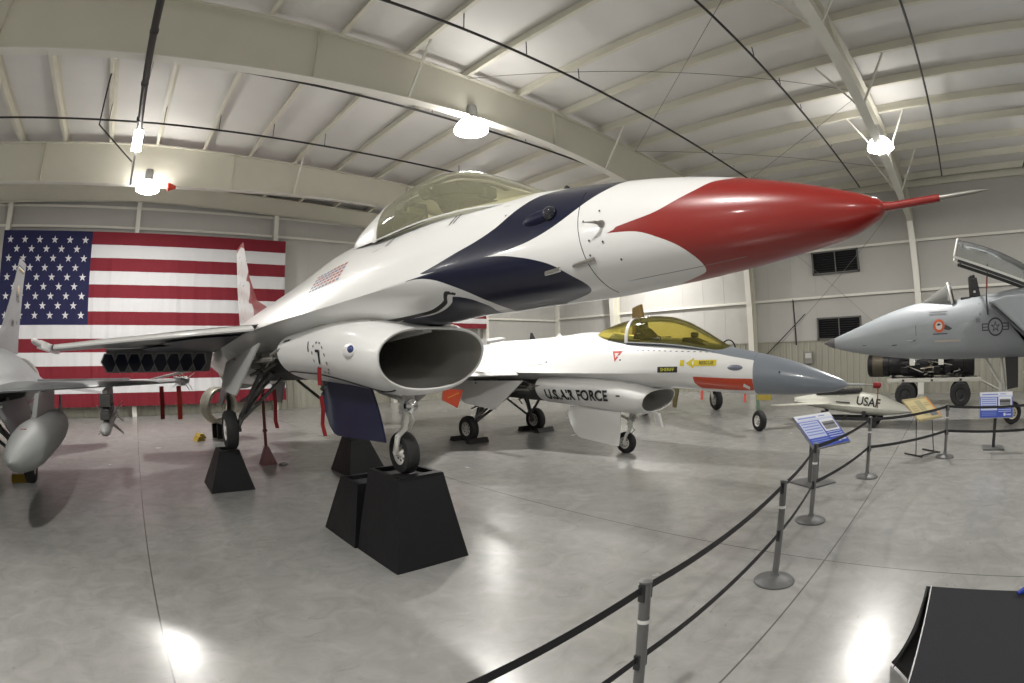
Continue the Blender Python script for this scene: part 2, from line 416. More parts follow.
MB().box((0, 0, 0), (.25, .18, .48)).obj('lens', M_lens, t, smooth=False)
MB().tube([(0, -.15, .28), (0, -.3, .28)], .06, 8).box((0, 0, .29), (.2, .2, .05)).obj('bracket', M_lhous, t)
MB().tube([(0, 0, -.27), (0, 0, -1.15)], .03, 8).obj('arm', M_lhous, t)
o = MB().lathe([(.03, -.2), (.16, -.18), (.05, .12)], (.9, 17.7, 7.9), 'x', 16).obj('alarm_beacon', mat('beacon_red', (.7, .06, .03), .4)); tag(o, 'small red beacon beside the left roof lamp', 'beacon')

# ------------------------------------------------------------------ flags
M_fr = mat('flag_red', (.20, .008, .02), .8, var=.12, scale=2); M_fw = mat('flag_white', (.68, .68, .70), .8, var=.06, scale=2); M_fb = mat('flag_blue', (.009, .010, .065), .8, var=.15, scale=2)
def flag(x0, x1, zt, zb, y, cx, name, label, wave=.035):
    mb = MB(); NX, NZ = 120, 78; W = x1-x0; H = zt-zb; sh = H/13
    def P(u, v, o=0):
        x = x0+W*u; z = zt-H*v
        wv = wave*(math.sin(x*7.3)+.6*math.sin(x*17+1)+.8*math.sin(x*2.6+v*3))*(.15+v)*(.6 if x < cx else 1)
        sag = -.10*max(0, (x-cx)/W)*math.sin(PI*min(1, v*1.0))*v
        return (x, y-.02+wv-.06*v-o, z+sag)
    for i in range(NX):
        for j in range(NZ):
            u0, u1, v0, v1 = i/NX, (i+1)/NX, j/NZ, (j+1)/NZ
            st = int(j//6); inC = (x0+W*(u0+u1)/2) < cx and st < 7
            mb.mi = 2 if inC else (0 if st % 2 == 0 else 1)
            mb.add([P(u0, v0), P(u1, v0), P(u1, v1), P(u0, v1)], [(0, 3, 2, 1)])
    mb.mi = 1; CW = (cx-x0)/W; CH = 7/13; asp = W/H
    for r in range(9):
        n = 6 if r % 2 == 0 else 5
        for c in range(n):
            cu = CW*((2*c+1 if n == 6 else 2*c+2)/12); cv = CH*(r+1)/10
            pts = []
            for k in range(10):
                R = (.031 if k % 2 == 0 else .0125)*CH*1.45; a = PI/2+k*PI/5
                pts.append(P(cu+R*math.cos(a)/asp, cv-R*math.sin(a), .012))
            ctr = P(cu, cv, .012); k0 = [ctr]+pts
            mb.add(k0, [(0, 1+k, 1+(k+1) % 10) for k in range(10)])
    o = mb.obj(name, [M_fr, M_fw, M_fb], smooth=True, ang=60); tag(o, label, 'flag'); return o
YW = YB-.45
flag(-6.5, 6.6, 7.38, .45, YW, -2.2, 'wall_flag', 'huge american flag with stars hanging on the end wall')
flag(10.4, 17.85, 7.2, 3.62, YW, 13.4, 'wall_flag', 'second smaller american flag on the end wall, mostly hidden behind the jet', .015)
# ------------------------------------------------------------------ F-16 style jets.  local axes: x to port, y = distance aft of the radome tip, z up from the ground
# s, top z, bottom z, chine z, half width, upper exponent, lower exponent
BODY = smooth_table([
 (0.00, 1.525, 1.515, 1.52, .006, .5, .5), (0.04, 1.565, 1.472, 1.52, .045, .5, .5), (.1, 1.597, 1.445, 1.525, .075, .5, .5), (.24, 1.655, 1.40, 1.545, .125, .5, .48), (.53, 1.765, 1.37, 1.585, .21, .5, .46), (.9, 1.89, 1.345, 1.62, .285, .5, .45),
 (1.3, 2.0, 1.335, 1.66, .345, .5, .45), (1.75, 2.10, 1.335, 1.69, .39, .5, .45), (2.1, 2.175, 1.35, 1.71, .41, .5, .45), (2.5, 2.26, 1.375, 1.73, .43, .46, .5),
 (2.9, 2.33, 1.395, 1.745, .455, .44, .58), (3.3, 2.40, 1.42, 1.75, .50, .48, .7), (3.8, 2.45, 1.43, 1.75, .565, .58, .9), (4.3, 2.49, 1.44, 1.752, .635, .7, 1.1),
 (4.8, 2.56, 1.46, 1.755, .715, .85, 1.3), (5.3, 2.62, 1.46, 1.76, .80, 1.0, 1.5), (5.8, 2.64, 1.5, 1.765, .89, 1.15, 2.0), (6.5, 2.60, 1.52, 1.77, 1.01, 1.35, 2.0), (7.2, 2.57, 1.53, 1.78, 1.10, 1.5, 1.6),
 (8.2, 2.55, 1.53, 1.79, 1.14, 1.45, 1.4), (9.55, 2.55, 1.50, 1.79, 1.14, 1.35, 1.2), (9.7, 2.55, 1.14, 1.79, 1.14, 1.35, .7), (10.6, 2.54, 1.12, 1.79, 1.13, 1.35, .65), (11.4, 2.50, 1.14, 1.78, 1.12, 1.4, .7), (12.2, 2.40, 1.18, 1.76, 1.08, 1.6, .9), (13.0, 2.28, 1.22, 1.74, .98, 1.9, 1.2), (13.35, 2.22, 1.23, 1.73, .75, 1.1, 1.0)])
NL, NU = 26, 34
def body_ring(s):
    zt, zb, zc, w_, qu, ql = BODY(s); R = []
    for j in range(NL+NU+1):
        if j <= NL:
            t = (j/NL)*PI/2; R.append((w_*math.sin(t), zc-(zc-zb)*max(0, math.cos(t))**(2*ql), j/(NL+NU)))
        else:
            t = ((j-NL)/NU)*PI/2; R.append((w_*math.cos(t), zc+(zt-zc)*max(0, math.sin(t))**(2*qu)+(.0 if True else 0), j/(NL+NU)))
    return R
def sd_poly(P, poly):
    """signed distance (positive inside) of points P (n,2) to polygon"""
    poly = np.array(poly, float); n = len(poly); d = np.full(len(P), 1e9); ins = np.zeros(len(P), bool)
    for i in range(n):
        a, b = poly[i], poly[(i+1) % n]; e = b-a; w_ = P-a
        t = np.clip((w_@e)/max(e@e, 1e-12), 0, 1); q = w_-t[:, None]*e
        d = np.minimum(d, np.hypot(q[:, 0], q[:, 1]))
        c = ((a[1] <= P[:, 1]) != (b[1] <= P[:, 1]))
        if abs(e[1]) > 1e-12: ins ^= c & (P[:, 0] < a[0]+(P[:, 1]-a[1])*e[0]/e[1])
    return np.where(ins, d, -d)
PERV = 2.0   # metres of girth per unit of v
def spline(pts, n=8):
    """Catmull-Rom through open point list"""
    P = [np.array(p, float) for p in pts]; out = []
    for i in range(len(P)-1):
        p0 = P[max(i-1, 0)]; p1 = P[i]; p2 = P[i+1]; p3 = P[min(i+2, len(P)-1)]
        for k in range(n):
            t = k/n; out.append(.5*((2*p1)+(-p0+p2)*t+(2*p0-5*p1+4*p2-p3)*t*t+(-p0+3*p1-3*p2+p3)*t**3))
    out.append(P[-1]); return [tuple(q) for q in out]
def livery_mat(name, base, layers, rough=.3, coat=.35, lines=True, var=.05):
    """base colour with crisp painted areas where the stored surface field is positive"""
    m = mat(name, base, rough, var=var, scale=1.5, coat=coat)
    nt = m.node_tree; L = nt.links; b = nt.nodes['Principled BSDF']; cur = b.inputs['Base Color'].links[0].from_socket
    for att, col in layers:
        a = nt.nodes.new('ShaderNodeAttribute'); a.attribute_name = att
        g = nt.nodes.new('ShaderNodeMath'); g.operation = 'GREATER_THAN'; g.inputs[1].default_value = 0; L.new(a.outputs['Fac'], g.inputs[0])
        mx = nt.nodes.new('ShaderNodeMix'); mx.data_type = 'RGBA'; L.new(g.outputs[0], mx.inputs[0]); L.new(cur, mx.inputs[6]); mx.inputs[7].default_value = (*col, 1); cur = mx.outputs[2]
    L.new(cur, b.inputs['Base Color']); return m
def set_attr(o, name, vals):
    a = o.data.attributes.new(name, 'FLOAT', 'POINT'); a.data.foreach_set('value', np.asarray(vals, np.float32))
def loft_body(name, ringfn, ss, mats, parent, fields=None, seams=()):
    """ringfn(s) -> half ring [(x,z,v)] bottom to top; mirrored; keeps per vertex (s, v) for painted fields"""
    vs = []; SV = []; n = None
    for s in ss:
        h = ringfn(s); full = [(x, z, v) for x, z, v in h]+[(-x, z, v) for x, z, v in h[-2:0:-1]]
        n = len(full)
        for x, z, v in full: vs.append((x, s, z)); SV.append((s, v))
    mb = MB(); fs = []
    for i in range(len(ss)-1):
        for j in range(n):
            a = i*n+j; b_ = i*n+(j+1) % n; fs.append((a, b_, b_+n, a+n))
    fs.append(tuple(range(n))); fs.append(tuple((len(ss)-1)*n+j for j in range(n)))
    mb.add(vs, fs); o = mb.obj(name, mats, parent, ang=40)
    set_attr(o, 'girth', [q[1] for q in SV])
    if fields:
        A = np.array(SV); side = np.array([v[0] for v in vs])
        for nm, fn in fields.items(): set_attr(o, nm, fn(A[:, 0], A[:, 1], side, np.array([v[2] for v in vs])))
    return o
M_tire = mat('tire_rubber', (.012, .012, .013), .75, bump=.2, bscale=60); M_hub = mat('white_wheel', (.62, .61, .58), .4); M_strut = mat('gear_silver', (.16, .16, .155), .4, metal=.3, var=.5, scale=8)
M_gearw = mat('gear_white', (.6, .6, .56), .4); M_bay = mat('bay_clutter', (.10, .10, .095), .6, var=.6, scale=9); M_chrome = mat('chrome', (.7, .7, .7), .15, metal=1)
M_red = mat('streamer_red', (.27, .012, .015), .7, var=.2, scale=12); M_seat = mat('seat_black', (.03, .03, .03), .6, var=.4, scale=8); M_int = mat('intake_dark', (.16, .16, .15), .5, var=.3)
M_alu = mat('bare_metal', (.42, .41, .38), .38, metal=.85, var=.25, scale=3)
def wheel(parent, name, c, r, wd, hubm=None, side=1):
    w_ = wd/2
    t = MB().lathe([(r*.55, -w_), (r*.9, -w_), (r*.98, -w_*.7), (r, -w_*.3), (r, w_*.3), (r*.98, w_*.7), (r*.9, w_), (r*.55, w_)], axis='x', n=36, caps=False).obj(name, M_tire, parent, loc=c)
    h = MB(); h.lathe([(r*.1, -w_*1.05), (r*.18, -w_*1.05), (r*.22, -w_*.7), (r*.45, -w_*.65), (r*.53, -w_*.9), (r*.58, -w_*.9), (r*.58, w_*.9), (r*.53, w_*.9), (r*.45, w_*.65), (r*.22, w_*.7), (r*.18, w_*1.05), (r*.1, w_*1.05)], axis='x', n=36); h.mi = 1
    for k in range(8):
        a = 2*PI*k/8
        for s in (-1, 1): h.lathe([(r*.06, s*w_*.67), (r*.06, s*w_*.72)], (0, r*.34*math.cos(a), r*.34*math.sin(a)), 'x', 8)
    h.obj('hub', [hubm or M_hub, M_dark], t)
    return t
def duct_ring(s, wl=.64):
    """half ring of the air intake duct (bottom to top)"""
    zb, zt, w_ = DUCT(s); R = []; n = 40
    for j in range(n+1):
        t = -PI/2+PI*j/n; c, sn = math.cos(t), math.sin(t)
        zm = zb+(zt-zb)*.60
        x = w_*abs(c)**(.82 if sn < 0 else .6); z = zm+(zm-zb)*(-abs(sn)**.95) if sn < 0 else zm+(zt-zm)*abs(sn)**1.1
        R.append((x, z, j/n))
    return R
DUCT0 = smooth_table([(3.72, .93, 1.42, .62), (3.8, .90, 1.44, .645), (4.0, .88, 1.50, .665), (4.5, .90, 1.63, .69), (5.2, .95, 1.71, .73), (6.0, .99, 1.73, .77), (6.8, 1.03, 1.74, .82), (8.2, 1.05, 1.74, .84)])
DOFF = [0.2, 0.0]
def DUCT(s):
    q = max(0, 1-(s-DOFF[0]-3.72)/2.5)
    v = DUCT0(max(3.72, s-DOFF[0]*q)); return (v[0]-DOFF[1]*q, v[1], v[2])
def airfoil_wing(mb, root, tip, t0, t1, n=10, sgn=1, mid=None):
    """root/tip = (x, yLE, yTE, z). thin biconvex section loft"""
    sec = []
    st = [root]+(mid or [])+[tip]
    for k, (x, a, b, z) in enumerate(st):
        th = lerp(t0, t1, k/(len(st)-1)); R = []
        for i in range(2*n):
            u = i/n if i <= n else (2*n-i)/n; h = th*(1.9*math.sqrt(max(u, 0))*(1-u)) ** 1 if u < 1 else 0
            R.append((sgn*x, a+(b-a)*u, z+(h*.5 if i <= n else -h*.4)))
        sec.append(R)
    mb.rings(sec)
    return mb
def make_jet(loc, pitch, P):
    """P: dict of options and materials"""
    DOFF[0], DOFF[1] = P.get('doff', (.2, 0)); LS = 3.72+DOFF[0]
    root = empty('fighter_jet', loc, 0, pitch); tag(root, P['label'], 'fighter jet')
    Mb = P['body']
    ss = sorted(set([0, .015, .03, .045, .06, .09, .12, .16, .2, .25, .3]+[round(.3+.035*i, 4) for i in range(373)]))
    fus = loft_body('fuselage', body_ring, [s for s in ss if s < 13.36], Mb, root, P.get('fields'))
    # air intake duct: outer skin, lip and inner tunnel
    mb = MB(); so = [LS, LS+.02, LS+.08, LS+.18]+[LS+.28+(6.75-LS-.28)*i/24 for i in range(25)]
    O = []; vsv = []
    def full(h, k=1, dz=0):
        zc2 = 1.2; return [(x*k, z) for x, z, v in h]+[(-x*k, z) for x, z, v in h[-2:0:-1]]
    def duct_full(s, inset=0):
        h = duct_ring(s); R = full(h); zm = 1.2; c = [(x, z) for x, z in R]
        if inset:
            zb, zt, w_ = DUCT(s); f1 = 1-inset/w_; f2 = 1-inset/((zt-zb)/2); zmid = (zb+zt)/2
            c = [(x*f1, zmid+(z-zmid)*f2) for x, z in c]
        return c
    def sweep(s, x, z):   # lip is raked: top leads, sides swept back
        q = max(0, 1-(s-LS)/.9)
        return s-.10*q*(z-1.2)/.25 if True else s
    R1 = [[(x, sweep(s, x, z), z) for x, z in duct_full(s)] for s in so]
    mb.rings(R1, caps=False)
    nO = len(R1[0])
    lip = [[(x, sweep(LS, x, z)-.012*math.sin(PI*k/4), z) for x, z in duct_full(LS, .028*k/4)] for k in range(5)]
    mb.mi = 1 if P.get('lip') else 0
    mb.rings(lip, caps=False)
    mb.mi = 0
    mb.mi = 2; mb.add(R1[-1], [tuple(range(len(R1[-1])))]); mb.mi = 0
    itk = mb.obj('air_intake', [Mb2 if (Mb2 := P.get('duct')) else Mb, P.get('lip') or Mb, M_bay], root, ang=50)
    if P.get('dfields'):
        co = np.array(mb.v)
        for nm, fn in P['dfields'].items(): set_attr(itk, nm, fn(co))
    mb = MB(); RI = []
    for s in (LS, LS+.2, LS+.5, LS+1.1, LS+1.9, LS+2.7):
        q = (s-LS)/2.7; RI.append([(x*(1-.3*q), sweep(s, x, z), z+.25*q) for x, z in duct_full(s, .03)])
    mb.rings(RI, caps=False); mb.add(RI[-1], [tuple(range(len(RI[-1])))])
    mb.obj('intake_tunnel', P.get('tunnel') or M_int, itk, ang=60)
    mb = MB(); mb.box((0, LS+.75, 1.46), (.10, 1.3, .14)); mb.prism([(-.3, LS+.12, 1.485), (.3, LS+.12, 1.485), (.36, LS+1.4, 1.6), (-.36, LS+1.4, 1.6)], (0, 0, -.03))
    mb.obj('splitter', P.get('lower') or Mb, itk, smooth=False)
    mb = MB(); KR = []
    for y, hw, zb_ in ((6.6, .40, 1.06), (7.5, .42, 1.08), (8.6, .42, 1.12), (9.8, .45, 1.16)):
        KR.append([(-hw, y, 1.62), (-hw, y, zb_+.12), (-hw*.7, y, zb_), (hw*.7, y, zb_), (hw, y, zb_+.12), (hw, y, 1.62)])
    mb.rings(KR); mb.obj('keel_duct', P.get('keel') or M_bay, root, ang=30)
    mb = MB(); rr = random.Random(3)
    for sg in (-1, 1):
        for i in range(16):
            y = rr.uniform(6.8, 9.5); x = rr.uniform(.45, .98); z = rr.uniform(1.3, 1.5)
            mb.tube([(sg*x, y, z), (sg*(x+rr.uniform(-.2, .2)), y+rr.uniform(-.5, .5), z+rr.uniform(-.1, .1))], rr.uniform(.012, .03), 6)
        for i in range(7):
            mb.box((sg*rr.uniform(.5, .9), rr.uniform(6.9, 9.4), rr.uniform(1.38, 1.5)), (rr.uniform(.08, .22), rr.uniform(.1, .3), .12))
    tag(mb.obj('bay_plumbing', mat('bay_plumbing', (.32, .31, .28), .45, var=.7, scale=6), root), kind='stuff')
    # nozzle
    mb = MB(); mb.lathe([(.62, 13.2), (.61, 13.5), (.56, 13.9), (.47, 14.35), (.44, 14.35), (.5, 13.9), (.5, 13.4), (.1, 13.2)], (0, 0, 1.72), 'y', 40)
    mb.obj('exhaust_nozzle', M_alu, root)
    # radome probe
    if P.get('probe', True):
        mb = MB(); tz = 1.52
        mb.tube([(0, .10, tz+.01), (0, -.03, tz-.005), (0, -.3, tz-.012)], [.034, .022, .02], 14); mb.obj('probe_base', P.get('probe_mat') or M_red, root)
        mb = MB(); mb.tube([(0, -.29, tz-.012), (0, -.5, tz-.016), (0, -.58, tz-.018)], [.013, .011, .003], 12); mb.obj('pitot_probe', P.get('pitot_mat') or M_alu, root)
    # canopy: windshield + bubble, aft glazing
    def canopy_part(name, s0, s1, m, n=26):
        mb = MB(); Rr = []
        for i in range(n+1):
            s = lerp(s0, s1, i/n); zt = CAN(s)[0]; zb = SILL(s)[0]; hw = CAN(s)[1]; r = []
            for k in range(25):
                t = PI*k/24; r.append((hw*math.cos(t)**1 if True else 0, s, zb+(zt-zb)*math.sin(t)**.9 if zt > zb else zb))
            Rr.append(r)
        mb.rings(Rr, caps=False, closed=False); return mb.obj(name, m, root, ang=60)
    can = canopy_part('canopy', 2.12, 4.46, P['glass'])
    canopy_part('aft_canopy', 4.50, 5.4, P.get('glass2') or P['glass'], 12)
    mb = MB()
    for s0, wd in ((4.48, .04),):
        Rr = []
        for ds, dr in ((-wd, 0), (-wd, .012), (wd, .012), (wd, 0)):
            s = s0+ds; zt, hw = CAN(s); zb = SILL(s)[0]-.02
            Rr.append([((hw+dr)*math.cos(PI*k/24), s, zb+(zt+dr-zb)*math.sin(PI*k/24)**.9) for k in range(25)])
        mb.rings(Rr, caps=False, closed=False)
    mb.obj('canopy_frame', P.get('frame') or M_gearw, can, ang=50)
    mb = MB()
    for sg in (-1, 1):
        pts = [(sg*(CAN(s)[1]+.004), s, SILL(s)[0]) for s in np.linspace(2.13, 4.46, 16)]
        mb.tube(pts, P.get('railr', .014), 8)
    mb.obj('canopy_rail', P.get('railm') or M_dark, can)
    # cockpit
    mb = MB(); mb.prism([(-.22, 3.75, 2.2), (-.22, 4.2, 2.62), (-.22, 4.33, 2.7), (-.22, 4.45, 2.4), (-.22, 4.2, 2.2)], (.44, 0, 0)); mb.box((0, 4.34, 2.68), (.30, .14, .22)); mb.box((-.2, 4.0, 2.42), (.06, .5, .1)); mb.box((.2, 4.0, 2.42), (.06, .5, .1))
    st = mb.obj('ejection_seat', M_seat, root, bevel=.02)
    MB().box((0, 4.26, 2.66), (.22, .05, .12)).obj('headrest', mat('headrest_green', (.10, .11, .07), .7), st, bevel=.015)
    mb = MB(); mb.prism([(-.2, 2.6, 2.2), (-.2, 3.1, 2.42), (-.2, 3.25, 2.42), (-.2, 3.3, 2.2)], (.4, 0, 0)); mb.box((0, 3.08, 2.47), (.14, .12, .1))
    mb.obj('instrument_hood', M_seat, root, bevel=.02)
    # wings, flaps, stabilators, fin
    wz = P.get('wz', 0); dz = (lambda L_: [tuple(p[:-1])+(p[-1]+wz,) for p in L_])
    for sg, nm in ((-1, 'wing'), (1, 'wing')):
        mb = MB(); airfoil_wing(mb, (1.0, 7.05, 10.75, 1.80+wz*.6), (4.55, 10.0, 11.15, 1.79+wz), .17, .06, sgn=sg, mid=[(2.2, 8.05, 10.6, 1.80+wz*.8), (3.4, 9.05, 10.55, 1.795+wz*.9)])
        wg = mb.obj('wing', P.get('wing') or Mb, root, ang=30)
        if P.get('wfields'):
            co = np.array(mb.v)
            for fn_n, fn in P['wfields'].items(): set_attr(wg, fn_n, fn(co))
        # leading edge flap slightly drooped
        mb = MB(); d = P.get('ledroop', .06); A = []
        for x in (1.08, 2.2, 3.4, 4.5):
            yl = 7.05+(x-1.0)*.8305; q_ = wz*(.6+.4*(x-1)/3.5); A.append([(sg*x, yl+.30, q_+1.845-.012*x), (sg*x, yl+.02, q_+1.80), (sg*x, yl-.10, q_+1.79-d), (sg*x, yl-.08, q_+1.765-d), (sg*x, yl+.30, q_+1.745)])
        mb.rings(A); mb.obj('leading_edge_flap', P.get('lef') or P.get('wing') or Mb, wg, ang=40)
        # flaperon, drooped
        fd = math.radians(P.get('flap', 28)); mb = MB(); A = []; ch = P.get('fch', .80)
        for x in (1.15, 2.3, 3.45):
            R = []
            for u, h in ((0, .05), (.3, .045), (1, .005), (1, -.005), (.3, -.04), (0, -.05)):
                yy = ch*u; R.append((sg*x, 10.58+yy*math.cos(fd)+h*math.sin(fd), 1.80+wz*.8-yy*math.sin(fd)+h*math.cos(fd)))
            A.append(R)
        mb.rings(A); fp = mb.obj('flaperon', P.get('flapm') or P.get('wing') or Mb, wg, ang=30)
        if P.get('flapfields'):
            xs = [1.15+2.3*i/60 for i in range(61)]; mb = MB()
            def fpt(i, j, off):
                u = j; return (sg*i, 10.58+ch*u*math.cos(fd)-(off)*math.sin(fd), 1.80+wz*.8-ch*u*math.sin(fd)-off*math.cos(fd))
            P['flapfields'](fpt, fp)
        # wing tip rail
        mb = MB(); zr = 1.79+wz
        rd_ = P.get('raildrop', 0); mb.tube([(sg*4.62, 8.35, zr+.03-rd_), (sg*4.62, 8.5, zr+.025-rd_*.95), (sg*4.62, 8.8, zr+.015-rd_*.85), (sg*4.62, 11.2, zr), (sg*4.62, 11.35, zr)], [.02, .05, .055, .055, .03], 10)
        mb.bar((sg*4.60, 8.9, zr-rd_*.8), (sg*4.60, 11.1, zr), .09, .13); mb.obj('launch_rail', P.get('rail') or M_gearw, wg)
        # stabilator
        an = math.radians(10); mb = MB()
        airfoil_wing(mb, (.95, 12.0, 14.1, 1.66), (2.78, 13.35, 14.15, 1.66-.32), .1, .03, sgn=sg); mb.obj('stabilator', P.get('stab') or P.get('wing') or Mb, root, ang=30)
        # shelf / speed brake
        mb = MB(); mb.prism([(sg*.45, 12.6, 1.78), (sg*1.0, 12.6, 1.78), (sg*.9, 13.9, 1.76), (sg*.55, 13.9, 1.76)], (0, 0, -.08)); mb.obj('speed_brake', P.get('lower') or Mb, root, smooth=False)
        # ventral fin
        mb = MB(); mb.prism([(sg*.62, 11.3, 1.25), (sg*.62, 12.7, 1.3), (sg*.78, 12.75, .72), (sg*.76, 12.25, .72)], (.03, 0, 0)); mb.obj('ventral_fin', P.get('ventral') or mat('ventral_grey', (.2, .2, .2), .5), root, smooth=False)
    # fin
    mb = MB(); F = [(9.7, 13.25, 2.42), (10.4, 13.3, 2.70), (11.45, 13.4, 3.0), (12.15, 13.62, 3.6), (12.6, 13.75, 4.15), (12.98, 13.88, 4.62)]
    if P.get('fin_pts'): F = P['fin_pts']
    A = []
    for a, b, z in F:
        th = lerp(.17, .06, (z-2.4)/2.2); R = []
        for i in range(20):
            u = i/10 if i <= 10 else (20-i)/10; h = th*1.9*math.sqrt(max(u, 0))*(1-u) if u < 1 else .0
            R.append(((h if i <= 10 else -h)*.5, a+(b-a)*u, z))
        A.append(R)
    # densify
    AD = []
    for i in range(len(A)-1):
        for k in range(8): AD.append([tuple(lerp(p[c], q[c], k/8) for c in range(3)) for p, q in zip(A[i], A[i+1])])
    AD.append(A[-1]); mb.rings(AD); fin = mb.obj('tail_fin', P.get('fin') or Mb, root, ang=30)
    if P.get('finfields'):
        co = np.array(mb.v)
        for fn_n, fn in P['finfields'].items(): set_attr(fin, fn_n, fn(co))
    # nose gear
    mb = MB(); gz = DUCT(4.65)[0]+.02; mb.tube([(0, 4.62, gz), (0, 4.70, .62)], .055, 12); mb.tube([(0, 4.70, .62), (0, 4.72, .48)], .038, 12)
    for z in (.60, .66, .72): mb.lathe([(.07, z-.014), (.07, z+.014)], (0, 4.70, 0), 'z', 14)
    nd = P.get('nd', 0); mb.tube([(0, 4.72, .52), (-.03, 4.70, .50+nd), (-.105, 4.72, .42+nd), (-.115, 4.79, .235+nd)], [.04, .036, .032, .032], 10); mb.tube([(-.13, 4.79, .235+nd), (.11, 4.79, .235+nd)], .03, 10)
    mb.tube([(0, 4.68, .72), (0, 5.3, gz+.02)], .028, 8); mb.tube([(.05, 4.7, .6), (.05, 4.62, .5), (.05, 4.72, .42)], .015, 6); mb.box((0, 4.60, gz-.09), (.10, .05, .12))
    ng = mb.obj('nose_gear_strut', P.get('strut') or M_gearw, root)
    wheel(ng, 'nose_wheel', (0, 4.80, .23+nd), .235, .15)
    mb = MB(); mb.lathe([(.02, 4.52), (.075, 4.54), (.075, 4.6), (.02, 4.62)], (0, 0, gz-.16), 'y', 14); mb.obj('taxi_light', M_chrome, ng)
    # nose gear door: long curved panel hung on the starboard side
    mb = MB(); dx = P.get('doorx', -.36); zt_, A = 1.0, []; f0, f1 = P.get('dfront', (4.9, 4.86)); NQ = 14
    for i in range(NQ+1):
        u = i/NQ; zb_ = P.get('dz0', .23)+(.35-P.get('dz0', .23))*u+.5*max(0, (u-.72)/.28)**2.2; C_ = []
        for k in range(9):
            q = k/8; z = lerp(zb_, zt_, q); y = lerp(lerp(f1, f0, q), 6.1, u); C_.append((dx-.10*(1-q)**2+.14*(1-q)**3*0, y, z))
        A.append(C_+[(x+.02, y, z) for x, y, z in C_[::-1]])
    mb.rings(A); mb.obj('nose_gear_door', P.get('door') or Mb, root, ang=50)
    # main gear
    for sg in (-1, 1):
        mb = MB(); hx = sg*1.18; r = .33
        mb.tube([(sg*.42, 8.55, 1.25), (sg*.80, 8.75, .85), (sg*1.04, 8.85, .36)], [.07, .06, .05], 10); mb.tube([(sg*.98, 8.85, .33), (sg*1.22, 8.85, .33)], .05, 10)
        mb.tube([(sg*.25, 8.2, 1.2), (sg*.95, 8.8, .50)], .035, 8); mb.tube([(sg*.75, 8.0, 1.25), (sg*.98, 8.8, .55)], .035, 8); mb.tube([(sg*.3, 9.4, 1.15), (sg*.92, 8.92, .5)], .03, 8)
        mb.tube([(sg*.55, 8.3, 1.1), (sg*.6, 8.9, .95), (sg*.9, 9.1, .8)], .02, 6)
        mg = mb.obj('main_gear_strut', P.get('strut') or M_strut, root)
        wheel(mg, 'main_wheel', (hx, 8.85, r), r, .20)
        # outer gear door, hanging
        mb = MB(); gx = P.get('gdoor', 1.0)
        mb.prism(P.get('mdoor') and [(sg*x, y, z) for x, y, z in P['mdoor']] or [(sg*1.0, 6.95, 1.58), (sg*1.0, 9.75, 1.52), (sg*1.12, 9.6, 1.2), (sg*1.22, 8.9, .98), (sg*1.24, 7.7, .88)], (.025*sg, 0, .01)); mb.obj('main_gear_door', P.get('gdoorm') or P.get('lower') or Mb, root, smooth=False)
        pass
    return root
CAN = smooth_table([(2.1, 2.12, .10), (2.25, 2.19, .17), (2.5, 2.33, .25), (2.85, 2.54, .315), (3.25, 2.745, .355), (3.65, 2.86, .375), (4.05, 2.895, .385), (4.3, 2.89, .385), (4.5, 2.865, .38), (5.0, 2.76, .34), (5.3, 2.67, .26), (5.4, 2.63, .2)])
SILL = smooth_table([(2.1, 2.08), (2.5, 2.15), (3.0, 2.235), (3.6, 2.31), (4.3, 2.36), (4.6, 2.39), (5.1, 2.46), (5.4, 2.50)])
#LIVERY
# ------------------------------------------------------------------ painted schemes
WH = (.76, .76, .75); NAVY = (.006, .008, .028); RED = (.25, .015, .011)
M_white = mat('jet_white', WH, .3, var=.05, scale=1.5, coat=.35)
M_navy = mat('jet_navy', NAVY, .38, coat=.0, spec=.3); M_jred = mat('jet_red', RED, .25, coat=.4)
M_blk = mat('marking_black', (.012, .012, .014), .5); M_yel = mat('marking_yellow', (.62, .50, .02), .5); M_mred = mat('marking_red', (.50, .04, .025), .5); M_mwhite = mat('marking_white', (.65, .65, .63), .5)
glassT = glass('canopy_gold', (.93, .91, .70), (1.0, .98, .70), .15, .32)
glassY = glass('canopy_amber', (.84, .77, .36), (.38, .34, .12), .10, .22)
def fpoly(poly, k=1.2):
    p = [(a, b*k) for a, b in poly]
    return lambda s, v, x, z: sd_poly(np.stack([s, v*k], 1), p)
def fline(pts, w_, k=1.2):
    P = np.array([(a, b*k) for a, b in pts])
    def f(s, v, x, z):
        Q = np.stack([s, v*k], 1); d = np.full(len(Q), 1e9)
        for a, b in zip(P[:-1], P[1:]):
            e = b-a; t = np.clip(((Q-a)@e)/(e@e), 0, 1); q = Q-a-t[:, None]*e; d = np.minimum(d, np.hypot(q[:, 0], q[:, 1]))
        return w_-d
    return f
red_up = spline([(1.60, .418), (1.361, .458), (1.232, .492), (1.112, .559), (1.002, .642), (.916, .742), (.843, .805), (.78, .92), (.72, 1.1)], 5)
red_lo = spline([(1.60, .418), (1.387, .402), (1.258, .36), (1.16, .308), (1.099, .243), (1.072, .174), (1.085, .104), (1.134, .074), (1.226, .042), (1.33, .0), (1.5, -.1)], 5)
A_l = spline([(1.93, 1.1), (1.96, .98), (2.029, .875), (2.205, .791), (2.351, .675), (2.511, .574), (2.72, .517), (2.967, .485), (3.255, .459), (3.65, .437)], 5)
A_r = spline([(2.62, .437), (2.456, .438), (2.363, .443), (2.185, .461), (1.977, .509), (1.798, .592), (1.622, .723), (1.546, .826), (1.50, .93), (1.47, 1.1)], 5)
B_t = spline([(2.62, .437), (2.50, .425), (2.371, .407), (2.187, .373), (2.032, .324), (1.916, .242), (1.869, .186), (1.878, .141), (1.932, .11), (2.079, .07), (2.25, .02), (2.4, -.1)], 5)
